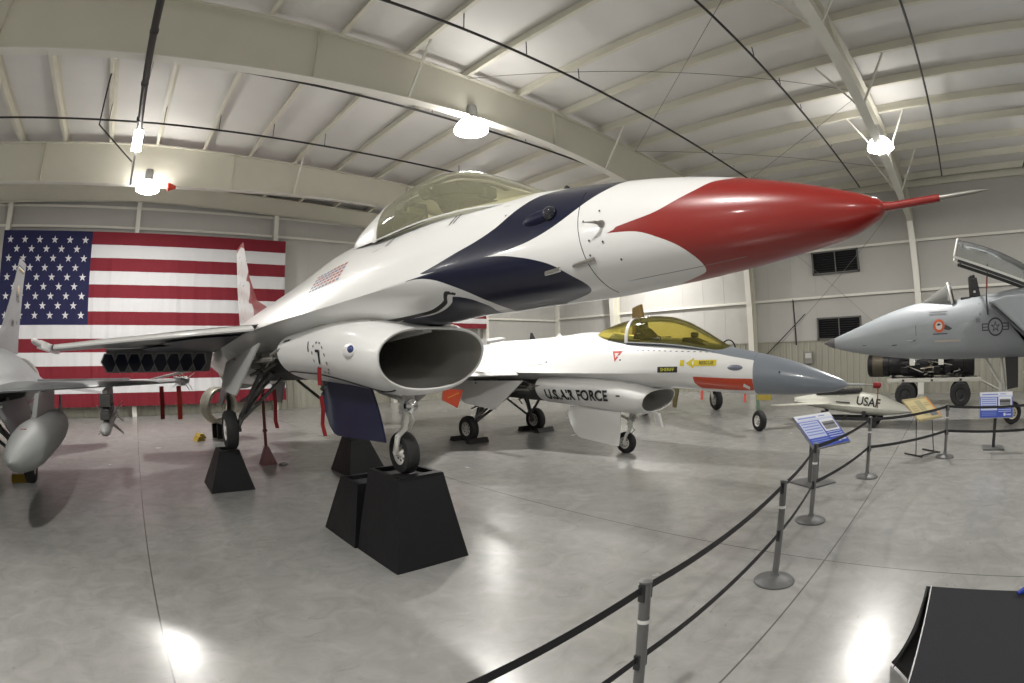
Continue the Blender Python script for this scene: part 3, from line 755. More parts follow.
B_b = spline([(2.9, -.1), (2.80, .02), (2.786, .087), (2.829, .156), (2.956, .245), (3.152, .324), (3.288, .37), (3.45, .41), (3.65, .437)], 5)
C_p = spline([(3.107, .226), (2.981, .192), (2.90, .121), (2.94, .05), (3.0, -.1)], 5)+[(4.4, -.1), (4.3, .10)]+spline([(4.114, .129), (3.698, .124), (3.45, .145), (3.25, .19), (3.18, .232)], 5)
K_l = spline([(3.11, .241), (3.202, .261), (3.27, .228), (3.329, .197), (3.561, .154), (3.811, .142), (4.3, .138), (5.4, .15)], 5)
P1F = dict(red=fpoly(red_up[::-1]+red_lo[1:]+[(-1, -.1), (-1, 1.1)]), navy1=fpoly(A_l+A_r), navy2=fpoly(B_t+B_b), navy3=fpoly(C_p), outline=fline(K_l, .014),
           seam=fline([(-5, -5), (-5, -6)], .001), seamx=fline([(1.78, 1.1), (1.77, .559), (1.754, .43), (1.73, .325), (1.706, .209), (1.65, .092), (1.64, -.1)], .0045),
           seam2=fline([(4.9, .72), (4.3, .735), (3.7, .745), (3.0, .745), (2.2, .70), (2.1, .80)], .003), seam3=fline([(1.9, .16), (1.5, .15), (.8, .15)], .003))
MT = livery_mat('show_white', WH, [('seam2', (.25, .25, .25)), ('red', RED), ('navy1', NAVY), ('navy2', NAVY), ('navy3', NAVY), ('outline', (.01, .01, .01)), ('seam', (.12, .12, .12)), ('seam3', (.2, .18, .17))], coat=.4)
# fin: white scallops along the trailing side, red ahead
def fin_field(co):
    y, z = co[:, 1], co[:, 2]
    poly = [(13.6, 4.74), (13.2, 4.76), (12.85, 4.62)]+spline([(12.85, 4.62), (12.65, 4.45), (12.56, 4.22), (12.45, 4.15), (12.30, 4.00), (12.27, 3.82), (12.34, 3.66), (12.1, 3.60), (11.92, 3.42), (11.9, 3.2), (12.0, 3.05), (11.7, 3.0), (11.45, 2.85), (11.4, 2.65), (11.5, 2.4)], 4)+[(11.6, 2.2), (14.4, 2.2), (14.4, 4.74)]
    return sd_poly(np.stack([y, z], 1), poly)
MTfin = livery_mat('show_fin', RED, [('scallop', WH)], coat=.3)
def wing_navy(co):
    x, y, z = np.abs(co[:, 0]), co[:, 1], co[:, 2]
    sd = sd_poly(np.stack([x, y], 1), [(.9, 7.6), (1.6, 7.95), (2.5, 9.3), (2.1, 9.6), (2.9, 10.2), (2.6, 10.8), (.9, 10.8)])
    return sd
M_wingT = mat('wing_underside_grey', (.40, .40, .39), .4, var=.12, scale=2)
def hexes(fpt, parent):
    for i in range(8):
        x0 = 1.32+i*.285; mb = MB()
        def shape(g, off):
            return [fpt(x0+a, b, off) for a, b in ((.02+g, .14+g*1.2), (.17-g*.4, .14+g*1.2), (.245-g, .45), (.15-g*.6, .86-g*1.2), (.04+g*.5, .86-g*1.2), (-.045+g, .55))]
        mb.mi = 0; mb.add(shape(-.035, .050), [(0, 1, 2, 3, 4, 5)]); mb.mi = 1; mb.add(shape(.0, .054), [(0, 1, 2, 3, 4, 5)])
        mb.obj('painted_feather', [mat('feather_grey', (.30, .30, .29), .5), M_navy], parent, smooth=False)
P1 = dict(label='large white fighter jet with red nose and navy bands raised on black stands', body=MT, fields=P1F, glass=glassT, glass2=M_white, door=M_navy, probe_mat=M_jred, doorx=-.34,
          duct=M_white, lower=M_white, wing=M_wingT, flapm=mat('flap_dark_grey', (.17, .17, .165), .45, var=.2), lef=M_white, stab=M_wingT, rail=M_white, fin=MTfin, finfields=dict(scallop=fin_field),
          flapfields=hexes, nd=-.075, tunnel=mat('intake_grey', (.50, .49, .45), .45, var=.2), railm=M_white, railr=.008, raildrop=.12, doff=(.33, .12), flap=31, fch=.82, wz=.10, dfront=(4.9, 4.38), dz0=.33, gdoorm=mat('door_grey', (.42, .42, .41), .45),
          fin_pts=[(9.7, 13.25, 2.42), (10.4, 13.3, 2.70), (11.3, 13.4, 3.0), (12.1, 13.62, 3.7), (12.6, 13.75, 4.3), (13.02, 13.9, 4.84)])
T_PITCH = -.074
jetT = make_jet((2.77, .17, 1.36), T_PITCH, P1)

for sg in (-1, 1):
    mb = MB(); Q = [(1.12, 7.75), (1.7, 8.15), (2.35, 9.0), (2.15, 9.35), (2.7, 9.9), (2.5, 10.5), (1.12, 10.5)]; fz = lambda x: 1.80+.10*(.6+.4*(x-1)/3.5)-.075
    mb.prism([(sg*a, b, fz(a)) for a, b in Q], (0, 0, .012)); wg = [o for o in jetT.children if o.name.startswith('wing')][0 if sg < 0 else 1]; mb.obj('feather_shade_patch', M_navy, wg, smooth=False)  # navy feather paint, also darkening the wing root where shadow falls
# jet 2: white with grey nose, red panel and amber canopy
GREY = (.20, .225, .26)
Yt = [(5.0, .80), (4.328, .777), (3.982, .76), (3.173, .715), (2.342, .710), (1.969, .708), (1.705, .704), (1.697, .66), (1.694, .424), (1.70, .2), (1.70, -.1), (-1, -.1), (-1, 1.1), (5.0, 1.1)]
P2F = dict(grey=fpoly(Yt), redp=fpoly([(2.90, .372), (2.254, .393), (1.70, .406), (1.70, .218), (2.269, .190), (2.80, .165), (2.90, .27)]), pl=fline([(8.2, .66), (6.5, .65), (6.2, .74), (4.6, .74)], .004), pl2=fline([(4.7, .9), (4.7, .44)], .004), pl3=fline([(1.70, 1.1), (1.694, .424), (1.70, -.1)], .006))
MY = livery_mat('white_grey_scheme', WH, [('pl', (.3, .3, .3)), ('pl2', (.4, .4, .4)), ('redp', (.50, .055, .018)), ('grey', GREY), ('pl3', (.1, .1, .1))], coat=.3)
def finY(co):
    y, z = co[:, 1], co[:, 2]; le = np.interp(z, [2.42, 2.70, 3.0, 3.6, 4.15, 4.62], [9.7, 10.4, 11.45, 12.15, 12.6, 12.98]); return y-le-.28
MYfin = livery_mat('orange_fin', WH, [('org', (.55, .075, .02))], coat=.3)
P2 = dict(label='white fighter jet with grey nose and amber canopy parked on the concrete floor', body=MY, fields=P2F, glass=glassY, duct=M_white, lower=M_white, wing=M_white, fin=MYfin, finfields=dict(org=finY),
          door=M_white, probe_mat=mat('probe_grey', (.35, .36, .37), .4), doff=(.24, .0), dfront=(4.68, 4.66), tunnel=mat('intake_white', (.5, .5, .48), .4), flap=0, frame=mat('frame_white', (.6, .6, .6), .4), railm=mat('rail_grey', (.3, .32, .34), .5), rail=M_white)
jetY = make_jet((9.08, 1.89, 0), 0, P2)
M_jg = mat('jet_grey', (.24, .25, .255), .45, var=.18, scale=1.3, coat=.05)
def fing(co): return np.where(np.abs(co[:, 2]-4.50) < .045, .01, -.01)
P3 = dict(fin_pts=[(9.7, 13.25, 2.42), (10.4, 13.3, 2.70), (11.3, 13.4, 3.0), (12.1, 13.62, 3.7), (12.6, 13.75, 4.3), (12.98, 13.95, 4.86)], ledroop=.02, label='grey fighter jet at the left edge with a drop tank and missiles under its wing', body=M_jg, fin=M_jg, glass=glassT, rail=M_jg, flap=0, doff=(.2, 0))
jetL = make_jet((-3.67, 1.75, 0.0), 0, P3)

# ------------------------------------------------------------------ decals pressed onto surfaces
from mathutils.bvhtree import BVHTree
def decal(parent, name, vs, fs, m, center, size=1.0, rot=0.0, off=.006, sub=True, frm=-3.0, flip=1):
    """(u right, v up) shape seen from starboard is pressed on parent along x"""
    me = parent.data; bvh = BVHTree.FromPolygons([v.co for v in me.vertices], [p.vertices for p in me.polygons])
    c, s = math.cos(rot), math.sin(rot); out = []
    for q in vs:
        u, v = q[0]*size, q[1]*size; u, v = u*c-v*s, u*s+v*c
        y, z = center[0]-u*flip, center[1]+v
        h = bvh.ray_cast(Vector((frm, y, z)), Vector((-frm, 0, 0)).normalized())
        if h[0] is None:
            h = bvh.find_nearest(Vector((frm*.2, y, z))); n = h[1]
        out.append(h[0]+Vector((off if frm > 0 else -off, 0, 0)))
    mb = MB(); mb.add(out, fs)
    return mb.obj(name, m, parent, smooth=False)
def child(root, nm):
    for o in root.children:
        if o.name.split('.')[0] == nm: return o
def grid_rect(w_, h, n=6, m=2, x0=0, y0=0):
    vs = [(x0-w_/2+w_*i/n, y0-h/2+h*j/m) for i in range(n+1) for j in range(m+1)]
    fs = [(i*(m+1)+j, i*(m+1)+j+1, (i+1)*(m+1)+j+1, (i+1)*(m+1)+j) for i in range(n) for j in range(m)]
    return vs, fs
def ringshape(r0, r1, a0, a1, n=10):
    vs = [(r*math.cos(lerp(a0, a1, i/n)), r*math.sin(lerp(a0, a1, i/n))) for i in range(n+1) for r in (r0, r1)]
    return vs, [(2*i, 2*i+1, 2*i+3, 2*i+2) for i in range(n)]
Ti, Tf = child(jetT, 'air_intake'), child(jetT, 'fuselage')
v, f = text_verts('7', .23, .005); decal(Ti, 'number_seven', v, f, M_blk, (5.354, 1.247), rot=-.12, off=.014)
v, f = [], []
for k in range(12):
    a, b = ringshape(.165, .185, 2*PI*k/12, 2*PI*k/12+.2, 2); n = len(v); v += a; f += [tuple(i+n for i in q) for q in b]
tag(decal(Ti, 'dashed_circle', v, f, M_blk, (5.354, 1.247)), kind='stuff')
# thin black line along the lower edge of the side panel
pts = []
DOFF[0], DOFF[1] = .33, .12
for k in range(40):
    s_ = lerp(4.09, 6.7, k/39); h = duct_ring(s_); q = lerp(6.5, 11.0, min(1, (k/39)*1.6)); j = int(q); a0, a1 = h[j], h[j+1]; u = q-j
    x, z = lerp(a0[0], a1[0], u), lerp(a0[1], a1[1], u); pts.append((-x*1.006-.003, s_-.10*max(0, 1-(s_-4.05)/.9)*(z-1.2)/.25, z-.005))
MB().tube(pts, .008, 6).obj('lip_stripe', M_blk, Ti)
pts = []
for k in range(30):
    h = duct_ring(6.7); x, z, _ = h[11+int(k*25/29)]; pts.append((-x*1.004, 6.70, z-.003))
MB().tube(pts, .008, 6).obj('panel_edge_line', M_blk, Ti)
def blob(parent, name, c, r, m, sc=(1, 1, 1)):
    mb = MB(); mb.lathe([(r*math.sin(PI*k/10), -r*math.cos(PI*k/10)) for k in range(1, 10)], (0, 0, 0), 'y', 16); mb.v = [(x*sc[0]+c[0], y*sc[1]+c[1], z*sc[2]+c[2]) for x, y, z in mb.v]
    return mb.obj(name, m, parent)
blob(Ti, 'position_light', (-.69, 4.50, 1.262), .045, mat('light_blue_lens', (.03, .05, .18), .15, coat=1), (.5, 1.5, .9)); blob(Ti, 'light_fairing', (-.66, 4.58, 1.25), .1, M_white, (.5, 1.6, .8))
for (sy, z0, z1) in ((5.70, 1.60, 1.50), (5.62, 1.46, 1.34)):
    v, f = grid_rect(.03, z0-z1); decal(Ti if z0 < 1.55 else Tf, 'panel_slot', v, f, M_blk, (sy, (z0+z1)/2))
v, f = grid_rect(.22, .03); decal(Ti, 'panel_slot', v, f, M_blk, (6.45, 1.56))
# angle of attack probe, light, blister, small aerials, handholds on the forebody
def on_body(s, v):
    h = body_ring(s); return next(((x, z) for x, z, w_ in h if w_ >= v), h[-1][:2])
def bsurf(s, v):
    x, z = on_body(s, v); return (-x, s, z)
x, y, z = bsurf(1.60, .455); mb = MB(); mb.lathe([(.024, 0), (.021, .015), (.010, .04)], (0, 0, 0), 'x', 14); mb.v = [(x-a, y+b, z+c) for a, b, c in mb.v]
mb.tube([(x-.03, y, z), (x-.06, y+.01, z+.004), (x-.09, y+.06, z+.010)], [.012, .010, .003], 8); mb.obj('angle_probe', M_alu, Tf)
x, y, z = bsurf(1.85, .30); mb = MB(); mb.tube([(x-.005, y-.15, z+.005), (x-.012, y, z), (x-.006, y+.02, z)], [.016, .014, .012], 8); mb.obj('air_data_tube', M_alu, Tf); 
mb = MB(); mb.box((x-.002, y+.20, z+.02), (.02, .14, .065), Matrix.Rotation(.25, 3, 'Y')); a_ = mb.obj('formation_light', M_chrome, Tf, bevel=.005)
x, y, z = bsurf(2.10, .575)
blob(Tf, 'threat_blister', (x+.035, y+.03, z-.005), .10, M_navy, (.8, 1.7, .62)); blob(Tf, 'threat_blister', (x-.0, y-.09, z+.0), .052, mat('blister_gloss', (.008, .01, .02), .08, coat=1), (1, 1, 1))
x, y, z = bsurf(2.15, .97); MB().lathe([(.022, 0), (.022, .03), (.01, .045)], (x, y, z-.01), 'z', 10).obj('top_aerial', M_blk, Tf)
for s_, v_ in ((3.06, .692), (4.10, .735)):
    x, y, z = bsurf(s_, v_)
    for k in range(2):
        u, w_ = grid_rect(.012, .085); decal(Tf, 'hand_mark', u, w_, M_blk, (y+k*.05, z), rot=-.35)
for s_, v_ in ((1.614, .542), (1.606, .375), (1.70, .40), (1.72, .33), (1.526, .274), (1.945, .593), (1.73, .50), (2.45, .62), (2.3, .48), (2.28, .505), (2.27, .525)):
    x, y, z = bsurf(s_, v_); u, w_ = ringshape(.001, .007, 0, 2*PI, 8); decal(Tf, 'small_port', u, w_, M_blk, (y, z))
# country flag rows: little red and blue rectangles behind the canopy
mb_v, mb_f = {0: [], 1: []}, {0: [], 1: []}
rr = random.Random(5)
for r in range(5):
    for c in range(9):
        a, b = grid_rect(.062, .026, 1, 1, c*.085-.35, r*.045-.09); k = 0 if rr.random() < .62 else 1; n = len(mb_v[k]); mb_v[k] += a; mb_f[k] += [tuple(i+n for i in q) for q in b]
x, y, z = bsurf(5.30, .70)
tag(decal(Tf, 'flag_row', mb_v[0], mb_f[0], mat('faded_red', (.42, .12, .12), .5), (y, z), rot=.02), kind='stuff'); tag(decal(Tf, 'flag_row', mb_v[1], mb_f[1], mat('faded_blue', (.2, .2, .32), .5), (y, z), rot=.02), kind='stuff')
# fin lettering squiggles on the white scallops
Tn = child(jetT, 'tail_fin')
for k, (y, z, r_) in enumerate([(13.3, 4.5, .3), (13.0, 4.25, 1.2), (13.35, 4.1, .5), (12.85, 3.9, 2.2), (13.1, 3.75, .9), (12.6, 3.6, .1), (12.9, 3.45, 1.4), (13.2, 3.3, .4), (12.5, 3.2, 2.0), (12.9, 3.05, .7), (12.4, 2.95, 1.6), (13.1, 2.85, 1.1), (12.7, 2.8, .3)]):
    u, w_ = grid_rect(.10+.03*(k % 3), .018, 3, 1); decal(Tn, 'signature_mark', u, w_, M_blk, (y, z), rot=r_)
pts = [Vector(bsurf(1.775-.12*max(0, .45-v_)**1.0*.8, v_))+Vector((-.0005, 0, 0)) for v_ in np.linspace(.72, .06, 40)]; MB().tube(pts, .0028, 5).obj('panel_joint', M_blk, Tf)
# jet 2 markings
Yi, Yf_ = child(jetY, 'air_intake'), child(jetY, 'fuselage')
v, f = text_verts('U.S.AIR FORCE', .30, .010); sc_ = 1.72/(max(q[0] for q in v)-min(q[0] for q in v)); v = [(q[0]*sc_, q[1]*1.02, 0) for q in v]
decal(Yi, 'air_force_lettering', v, f, M_blk, (5.62, 1.275), rot=.01, off=.022)
u, w_ = grid_rect(.10, .03); decal(Yi, 'panel_slot', u, w_, M_blk, (4.50, 1.30))
v = [(.30, -.055), (.30, .055), (-.16, .055), (-.16, .10), (-.32, 0), (-.16, -.10), (-.16, -.055)]
v = [(-q[0], q[1]) for q in v] if False else v
decal(Yf_, 'rescue_arrow', [(q[0], q[1]) for q in v]+[(0, 0)], [(0, 1, 2, 6), (3, 4, 5)], M_yel, (2.72, 1.935))
v, f = text_verts('RESCUE', .085, .001); decal(Yf_, 'rescue_lettering', v, f, M_blk, (2.62, 1.935), off=.012)
u, w_ = grid_rect(.085, .11, 2, 2); decal(Yf_, 'yellow_tab', u, w_, M_yel, (3.12, 1.94))
u, w_ = grid_rect(.42, .11); decal(Yf_, 'name_plate', u, w_, M_blk, (3.42, 1.82))
v, f = text_verts('SHERIFF', .085, .001); decal(Yf_, 'name_lettering', v, f, mat('name_green', (.55, .55, .05), .5), (3.42, 1.82), off=.012)
decal(Yf_, 'warning_triangle', [(-.12, .1), (.12, .1), (0, -.12)], [(0, 1, 2)], M_mred, (4.62, 2.10)); decal(Yf_, 'warning_triangle', [(-.05, .055), (.05, .055), (0, -.05)], [(0, 1, 2)], M_mwhite, (4.62, 2.105), off=.012)
x, y, z = bsurf(2.05, .55); blob(Yf_, 'side_blister', (x+.02, y+.02, z-.02), .07, mat('blister_grey', (.16, .17, .22), .35), (.7, 2.6, .9))
u, w_ = grid_rect(.13, .06); decal(Yf_, 'small_plate', u, w_, M_mwhite, (1.83, 1.50), rot=-.5)
for s_, z_ in ((4.5, 2.02), (6.4, 2.0), (1.2, 1.75)):
    u, w_ = ringshape(.001, .02, 0, 2*PI, 8); decal(Yf_, 'small_port', u, w_, M_blk, (s_, z_))
for k in range(14):
    u, w_ = grid_rect(.05, .014, 1, 1); decal(Yf_, 'rail_text_mark', u, w_, mat('mark_grey', (.1, .11, .13), .5), (4.15-k*.125, 2.205-.012*k*.5))
decal(Yf_, 'top_aerial', [(0, 0)], [], M_blk, (6.0, 2.2)) if False else None
MB().prism([(-.01, 7.55, 2.55), (-.01, 7.75, 2.55), (-.01, 7.72, 2.72), (-.01, 7.66, 2.72)], (.02, 0, 0)).obj('top_aerial', M_blk, Yf_, smooth=False)
MB().prism([(-.02, 6.6, 2.56), (-.02, 6.85, 2.56), (-.02, 6.72, 2.66)], (.04, 0, 0)).obj('top_aerial', M_white, Yf_, smooth=False)
# splitter spike under the intake lip of jet 2
MB().prism([(-.05, 3.95, .90), (.05, 3.95, .90), (.03, 3.86, .62), (-.03, 3.86, .62)], (0, .12, .02)).obj('drain_mast', M_white, Yi, smooth=False)
# red cover plug on the pitot of jet 2
o = MB().tube([(9.08, 1.42, 1.50), (9.08, 1.30, 1.495), (9.08, 1.28, 1.49)], [.05, .05, .02], 12).bar((9.08, 1.34, 1.46), (9.08, 1.34, 1.12), .05, .01).obj('pitot_cover', M_red); tag(o, 'red cover with a streamer on the pitot probe of the white and grey jet', 'cover')
# left jet: unit markings
Lf = child(jetL, 'tail_fin')
def port_decal(parent, name, v, f, m, c, size=1, rot=0): return decal(parent, name, v, f, m, c, size, rot, off=.006, frm=3.0, flip=-1)
v, f = text_verts('HL', .36, .004); port_decal(Lf, 'tail_letters', v, f, M_blk, (12.95, 3.85))
v, f = text_verts('388', .22, .003); port_decal(Lf, 'tail_number', v, f, mat('mark_dark_grey', (.07, .07, .075), .5), (12.35, 3.15)); v, f = text_verts('AF', .15, .002); port_decal(Lf, 'tail_number', v, f, M_blk, (12.95, 3.2))
for (z, h, m_) in ((4.66, .03, M_blk), (4.62, .03, M_mwhite), (4.585, .03, mat('mark_gold', (.5, .32, .05), .5)), (4.55, .02, M_blk)):
    u, w_ = grid_rect(.75, h, 8, 1); port_decal(Lf, 'fin_tip_band', u, w_, m_, (13.28, z))
u, w_ = ringshape(.001, .12, 0, 2*PI, 16); port_decal(Lf, 'round_badge', u, w_, mat('badge_cream', (.55, .5, .38), .5), (13.0, 4.05)); u, w_ = ringshape(.001, .05, 0, 2*PI, 10); decal(Lf, 'round_badge', u, w_, mat('badge_orange', (.5, .18, .05), .5), (13.0, 4.05), off=.012, frm=3.0, flip=-1)
# ------------------------------------------------------------------ black stands under the raised jet
M_stand = mat('black_painted_plywood', (.0065, .0065, .008), .5, var=.4, scale=3, bump=.1, bscale=14, rvar=.08, spec=.25)
def frustum(name, base, top, h, label, rim=.05, depth=.05):
    """base, top = (x0, y0, x1, y1) in world; open trough on top"""
    bx = ((base[0]+base[2])/2, (base[1]+base[3])/2); mb = MB()
    def R(q, z): return [(q[0]-bx[0], q[1]-bx[1], z), (q[2]-bx[0], q[1]-bx[1], z), (q[2]-bx[0], q[3]-bx[1], z), (q[0]-bx[0], q[3]-bx[1], z)]
    ti = (top[0]+rim, top[1]+rim, top[2]-rim, top[3]-rim)
    mb.rings([R(base, 0), R(top, h), R(ti, h), R(ti, h-depth)], True)
    o = mb.obj(name, M_stand, loc=(bx[0], bx[1], 0), smooth=False); tag(o, label, 'stand', 'black stands under the raised jet')
    return o
ST = frustum('wheel_stand', (2.30, 4.45, 3.20, 5.40), (2.49, 4.62, 3.04, 5.32), .96, 'tallest black pyramid stand, holding the nose wheel')
MB().box((0, 0, 0), (.50, .10, .03)).obj('trough_lip', M_stand, ST, loc=(.015, -.27, .955), smooth=False)
frustum('wheel_stand', (2.27, 5.41, 3.0, 6.36), (2.42, 5.50, 2.86, 6.02), .74, 'lower black stand directly behind the nose wheel stand')
frustum('wheel_stand', (1.12, 8.85, 1.92, 9.80), (1.37, 9.03, 1.73, 9.50), .68, 'black pyramid stand under the wheel near the flag')
frustum('wheel_stand', (3.74, 8.85, 4.54, 9.80), (3.90, 9.03, 4.26, 9.50), .68, 'black stand half hidden behind the navy door panel')
# red jack post with flared foot, chrome cap on the floor
t = empty('tie_down_post', (2.70, 10.95, 0)); tag(t, 'dark red upright post with a flared foot under the raised jet', 'post')
M_rust = mat('dark_red_paint', (.11, .012, .012), .5, var=.4, scale=10)
MB().tube([(0, 0, .3), (0, 0, 1.75)], .035, 10).obj('post', M_rust, t); MB().box((.0, 0, .72), (.10, .05, .05)).obj('locking_pin', M_rust, t)
mb = MB(); mb.rings([[(-.16, -.13, 0), (.2, -.13, 0), (.2, .13, 0), (-.16, .13, 0)], [(-.14, -.12, .06), (.18, -.12, .06), (.18, .12, .06), (-.14, .12, .06)], [(-.04, -.04, .38), (.05, -.04, .38), (.05, .04, .38), (-.04, .04, .38)]]); mb.obj('foot', M_rust, t, smooth=False)
o = MB().lathe([(.10, 0), (.11, .02), (.07, .05), (.02, .06)], (3.0, 10.75, 0), 'z', 20).obj('chrome_cap', M_chrome); tag(o, 'small chrome disc lying on the floor beside the dark red post', 'disc')
# exhaust ring on yellow chocks
t = empty('engine_ring', (2.40, 15.3, 0), .35); tag(t, 'pale metal engine ring standing on end behind the wheel stand', 'ring')
mb = MB(); mb.lathe([(.42, -.22), (.50, -.24), (.53, -.18), (.52, .25), (.50, .3), (.42, .3), (.40, .2)], (0, 0, .93), 'y', 40, caps=False); 
for k in range(3): mb.lathe([(.535, -.15+.14*k), (.535, -.12+.14*k)], (0, 0, .93), 'y', 40, caps=False)
mb.obj('ring', mat('aged_metal', (.36, .34, .28), .5, metal=.4, var=.5, scale=6), t)
mb = MB(); mb.box((0, -.1, .2), (.34, .06, .42)); mb.box((0, .2, .2), (.34, .06, .42)); mb.obj('cradle', M_stand, t, smooth=False)
def chock(x, y, rz, label, col=(.42, .28, .03)):
    mb = MB(); mb.prism([(-.14, -.08, 0), (.14, -.08, 0), (.05, -.08, .13), (-.05, -.08, .13)], (0, .34, 0)); o = mb.obj('wheel_chock', mat('chock_yellow', col, .6, var=.2), loc=(x, y, 0), smooth=False); o.rotation_euler.z = rz; tag(o, label, 'chock'); return o
chock(1.72, 15.0, .3, 'yellow chock on the floor left of the pale engine ring'); chock(1.82, 15.5, .3, 'yellow chock farther back, left of the pale engine ring')
chock(-2.72, 10.75, 1.57, 'yellow wheel chock on the floor beneath the grey drop tank')
# black wheel chocks of the white and grey jet
for (x, y, lb) in ((7.9, 10.39, 'black chock in front of the near main wheel of the white and grey jet'), (7.9, 11.09, 'black chock behind the near main wheel of the white and grey jet'),
                   (10.26, 10.39, 'black chock in front of the far main wheel of the white and grey jet'), (10.26, 11.09, 'black chock behind the far main wheel of the white and grey jet')):
    mb = MB(); mb.prism([(-.3, -.10, 0), (-.3, .10, 0), (-.3, .04, .12), (-.3, -.04, .12)], (.6, 0, 0)); o = mb.obj('wheel_chock', mat('chock_black', (.014, .013, .013), .6), loc=(x, y, 0), smooth=False); tag(o, lb, 'chock')
def streamer(pts, w_, label, m=None, name='streamer'):
    mb = MB(); P = [Vector(p) for p in pts]; n = len(P)
    for k in range(n-1):
        a, b = P[k], P[k+1]; mb.add([a-Vector((w_/2, 0, 0)), a+Vector((w_/2, 0, 0)), b+Vector((w_/2, 0, 0)), b-Vector((w_/2, 0, 0)), a-Vector((w_/2, -.004, 0)), a+Vector((w_/2, .004, 0)), b+Vector((w_/2, .004, 0)), b-Vector((w_/2, -.004, 0))], [(0, 1, 2, 3), (4, 7, 6, 5), (0, 4, 5, 1), (3, 2, 6, 7), (0, 3, 7, 4), (1, 5, 6, 2)])
    o = mb.obj(name, m or M_red, smooth=False); tag(o, label, 'streamer', 'red remove-before-flight streamers'); return o
streamer([(2.10, 5.72, 2.02), (2.09, 5.70, 1.93)], .012, 'thin cord with a red tag on the raised jet intake', M_dark, 'tag_cord')
streamer([(2.07, 5.62, 2.10), (2.065, 5.62, 2.0), (2.07, 5.62, 1.90)], .05, 'short red tag on the side of the raised jet intake')
streamer([(2.18, 5.9, 1.76), (2.20, 5.9, 1.6), (2.19, 5.92, 1.42), (2.21, 5.9, 1.28)], .05, 'dark red streamer hanging behind the navy door panel')
streamer([(2.40, 8.9, 1.75), (2.42, 8.9, 1.45), (2.41, 8.92, 1.15), (2.43, 8.9, 1.02)], .07, 'dark red streamer hanging under the middle of the raised jet')
streamer([(.58, 13.0, 1.62), (.585, 13.0, 1.2), (.57, 13.0, .85)], .11, 'red streamer hanging left of the small wingtip missile', M_red)
streamer([(1.02, 13.0, 1.62), (1.035, 13.0, 1.2), (1.02, 13.0, .83)], .12, 'bright red streamer hanging below the small wingtip missile', mat('streamer_bright', (.62, .05, .03), .6))
t = empty('pylon_cover', (6.80, 9.75, 1.30)); tag(t, 'orange red kite shaped cloth cover hanging below the wing of the white and grey jet', 'cover')
mb = MB(); mb.prism([(-.30, .0, .18), (.28, .05, .10), (.10, .03, -.30), (-.33, 0, -.08)], (0, .02, 0)); mb.obj('cloth', mat('orange_cloth', (.55, .06, .02), .6, var=.2, scale=8), t, smooth=False)
MB().tube([(-.15, 0, .15), (-.17, .15, .50)], .008, 6).obj('cord', M_dark, t)
mb = MB(); mb.prism([(-.2, -.012, -.06), (-.19, -.012, -.03), (.14, .01, .06), (.12, .01, .03)], (0, .006, 0)); mb.obj('faded_writing', mat('cloth_gold', (.6, .25, .03), .6), t, smooth=False)

# ------------------------------------------------------------------ stores of the left jet
M_tank = mat('tank_grey', (.29, .30, .30), .55, var=.15, scale=2); M_msl = mat('missile_grey', (.42, .42, .41), .45)
t = empty('drop_tank', (-1.87, 6.72, 1.04)); tag(t, 'big grey drop tank hanging under the wing at the left edge', 'drop tank')
prof = [(.004, 0), (.06, .05), (.12, .16), (.19, .38), (.25, .68), (.30, 1.05), (.33, 1.5), (.335, 2.0), (.335, 3.2), (.32, 3.7), (.27, 4.3), (.19, 4.8), (.10, 5.15), (.02, 5.3)]
MB().lathe(prof, axis='y', n=40).obj('tank_body', M_tank, t)
MB().prism([(-.04, 1.9, .30), (-.04, 2.3, .68), (-.04, 4.1, .72), (-.04, 3.9, .30)], (.08, 0, 0)).obj('pylon', M_jg, t, smooth=False)
mb = MB(); mb.prism([(-.01, 4.6, 0), (-.01, 5.2, 0), (-.01, 5.25, .5), (-.01, 5.0, .5)], (.02, 0, 0)); mb.obj('tank_fin', M_tank, t, smooth=False)
v, f = grid_rect(.12, .03); mb = MB(); mb.add([(q[0], .9+0, .285+q[1]*.2) for q in v], f); 
MB().box((.02, .95, .285), (.09, .03, .012)).obj('stencil', mat('stencil_red', (.25, .08, .06), .5), t, smooth=False)
def missile(name, loc, L, r, label, grp=None, nose=.25, fins=((.35, .16, .3), (.9, .2, .3)), tilt=0, m=None, nosem=None, rot=PI/4):
    t = empty(name, loc); t.rotation_euler = (tilt, 0, 0); tag(t, label, 'missile', grp)
    MB().lathe([(r, nose), (r, L), (r*.7, L+.02)], axis='y', n=20).obj('body', m or M_msl, t)
    MB().lathe([(.003, 0), (r*.45, nose*.12), (r*.75, nose*.4), (r*.95, nose*.8), (r, nose)], axis='y', n=20).obj('nose_dome', nosem or M_msl, t)
    for fy, sp, ch in fins:
        for k in range(4):
            a = rot+k*PI/2; mb = MB(); c, s = math.cos(a), math.sin(a); y0 = fy*L
            n_ = (-s*.004, 0, c*.004)
            mb.prism([(c*r*.8-n_[0], y0-ch*.5, s*r*.8-n_[2]), (c*(r+sp)-n_[0], y0+ch*.15, s*(r+sp)-n_[2]), (c*(r+sp)-n_[0], y0+ch*.5, s*(r+sp)-n_[2]), (c*r*.8-n_[0], y0+ch*.5, s*r*.8-n_[2])], tuple(2*q for q in n_)); mb.obj('fin', m or M_msl, t, smooth=False)
    return t
t = missile('missile', (-.62, 8.45, 1.17), 3.6, .10, 'grey missile with a rounded nose under the outer wing pylon at left', fins=((.45, .26, .5), (.93, .2, .4)), nose=.22)
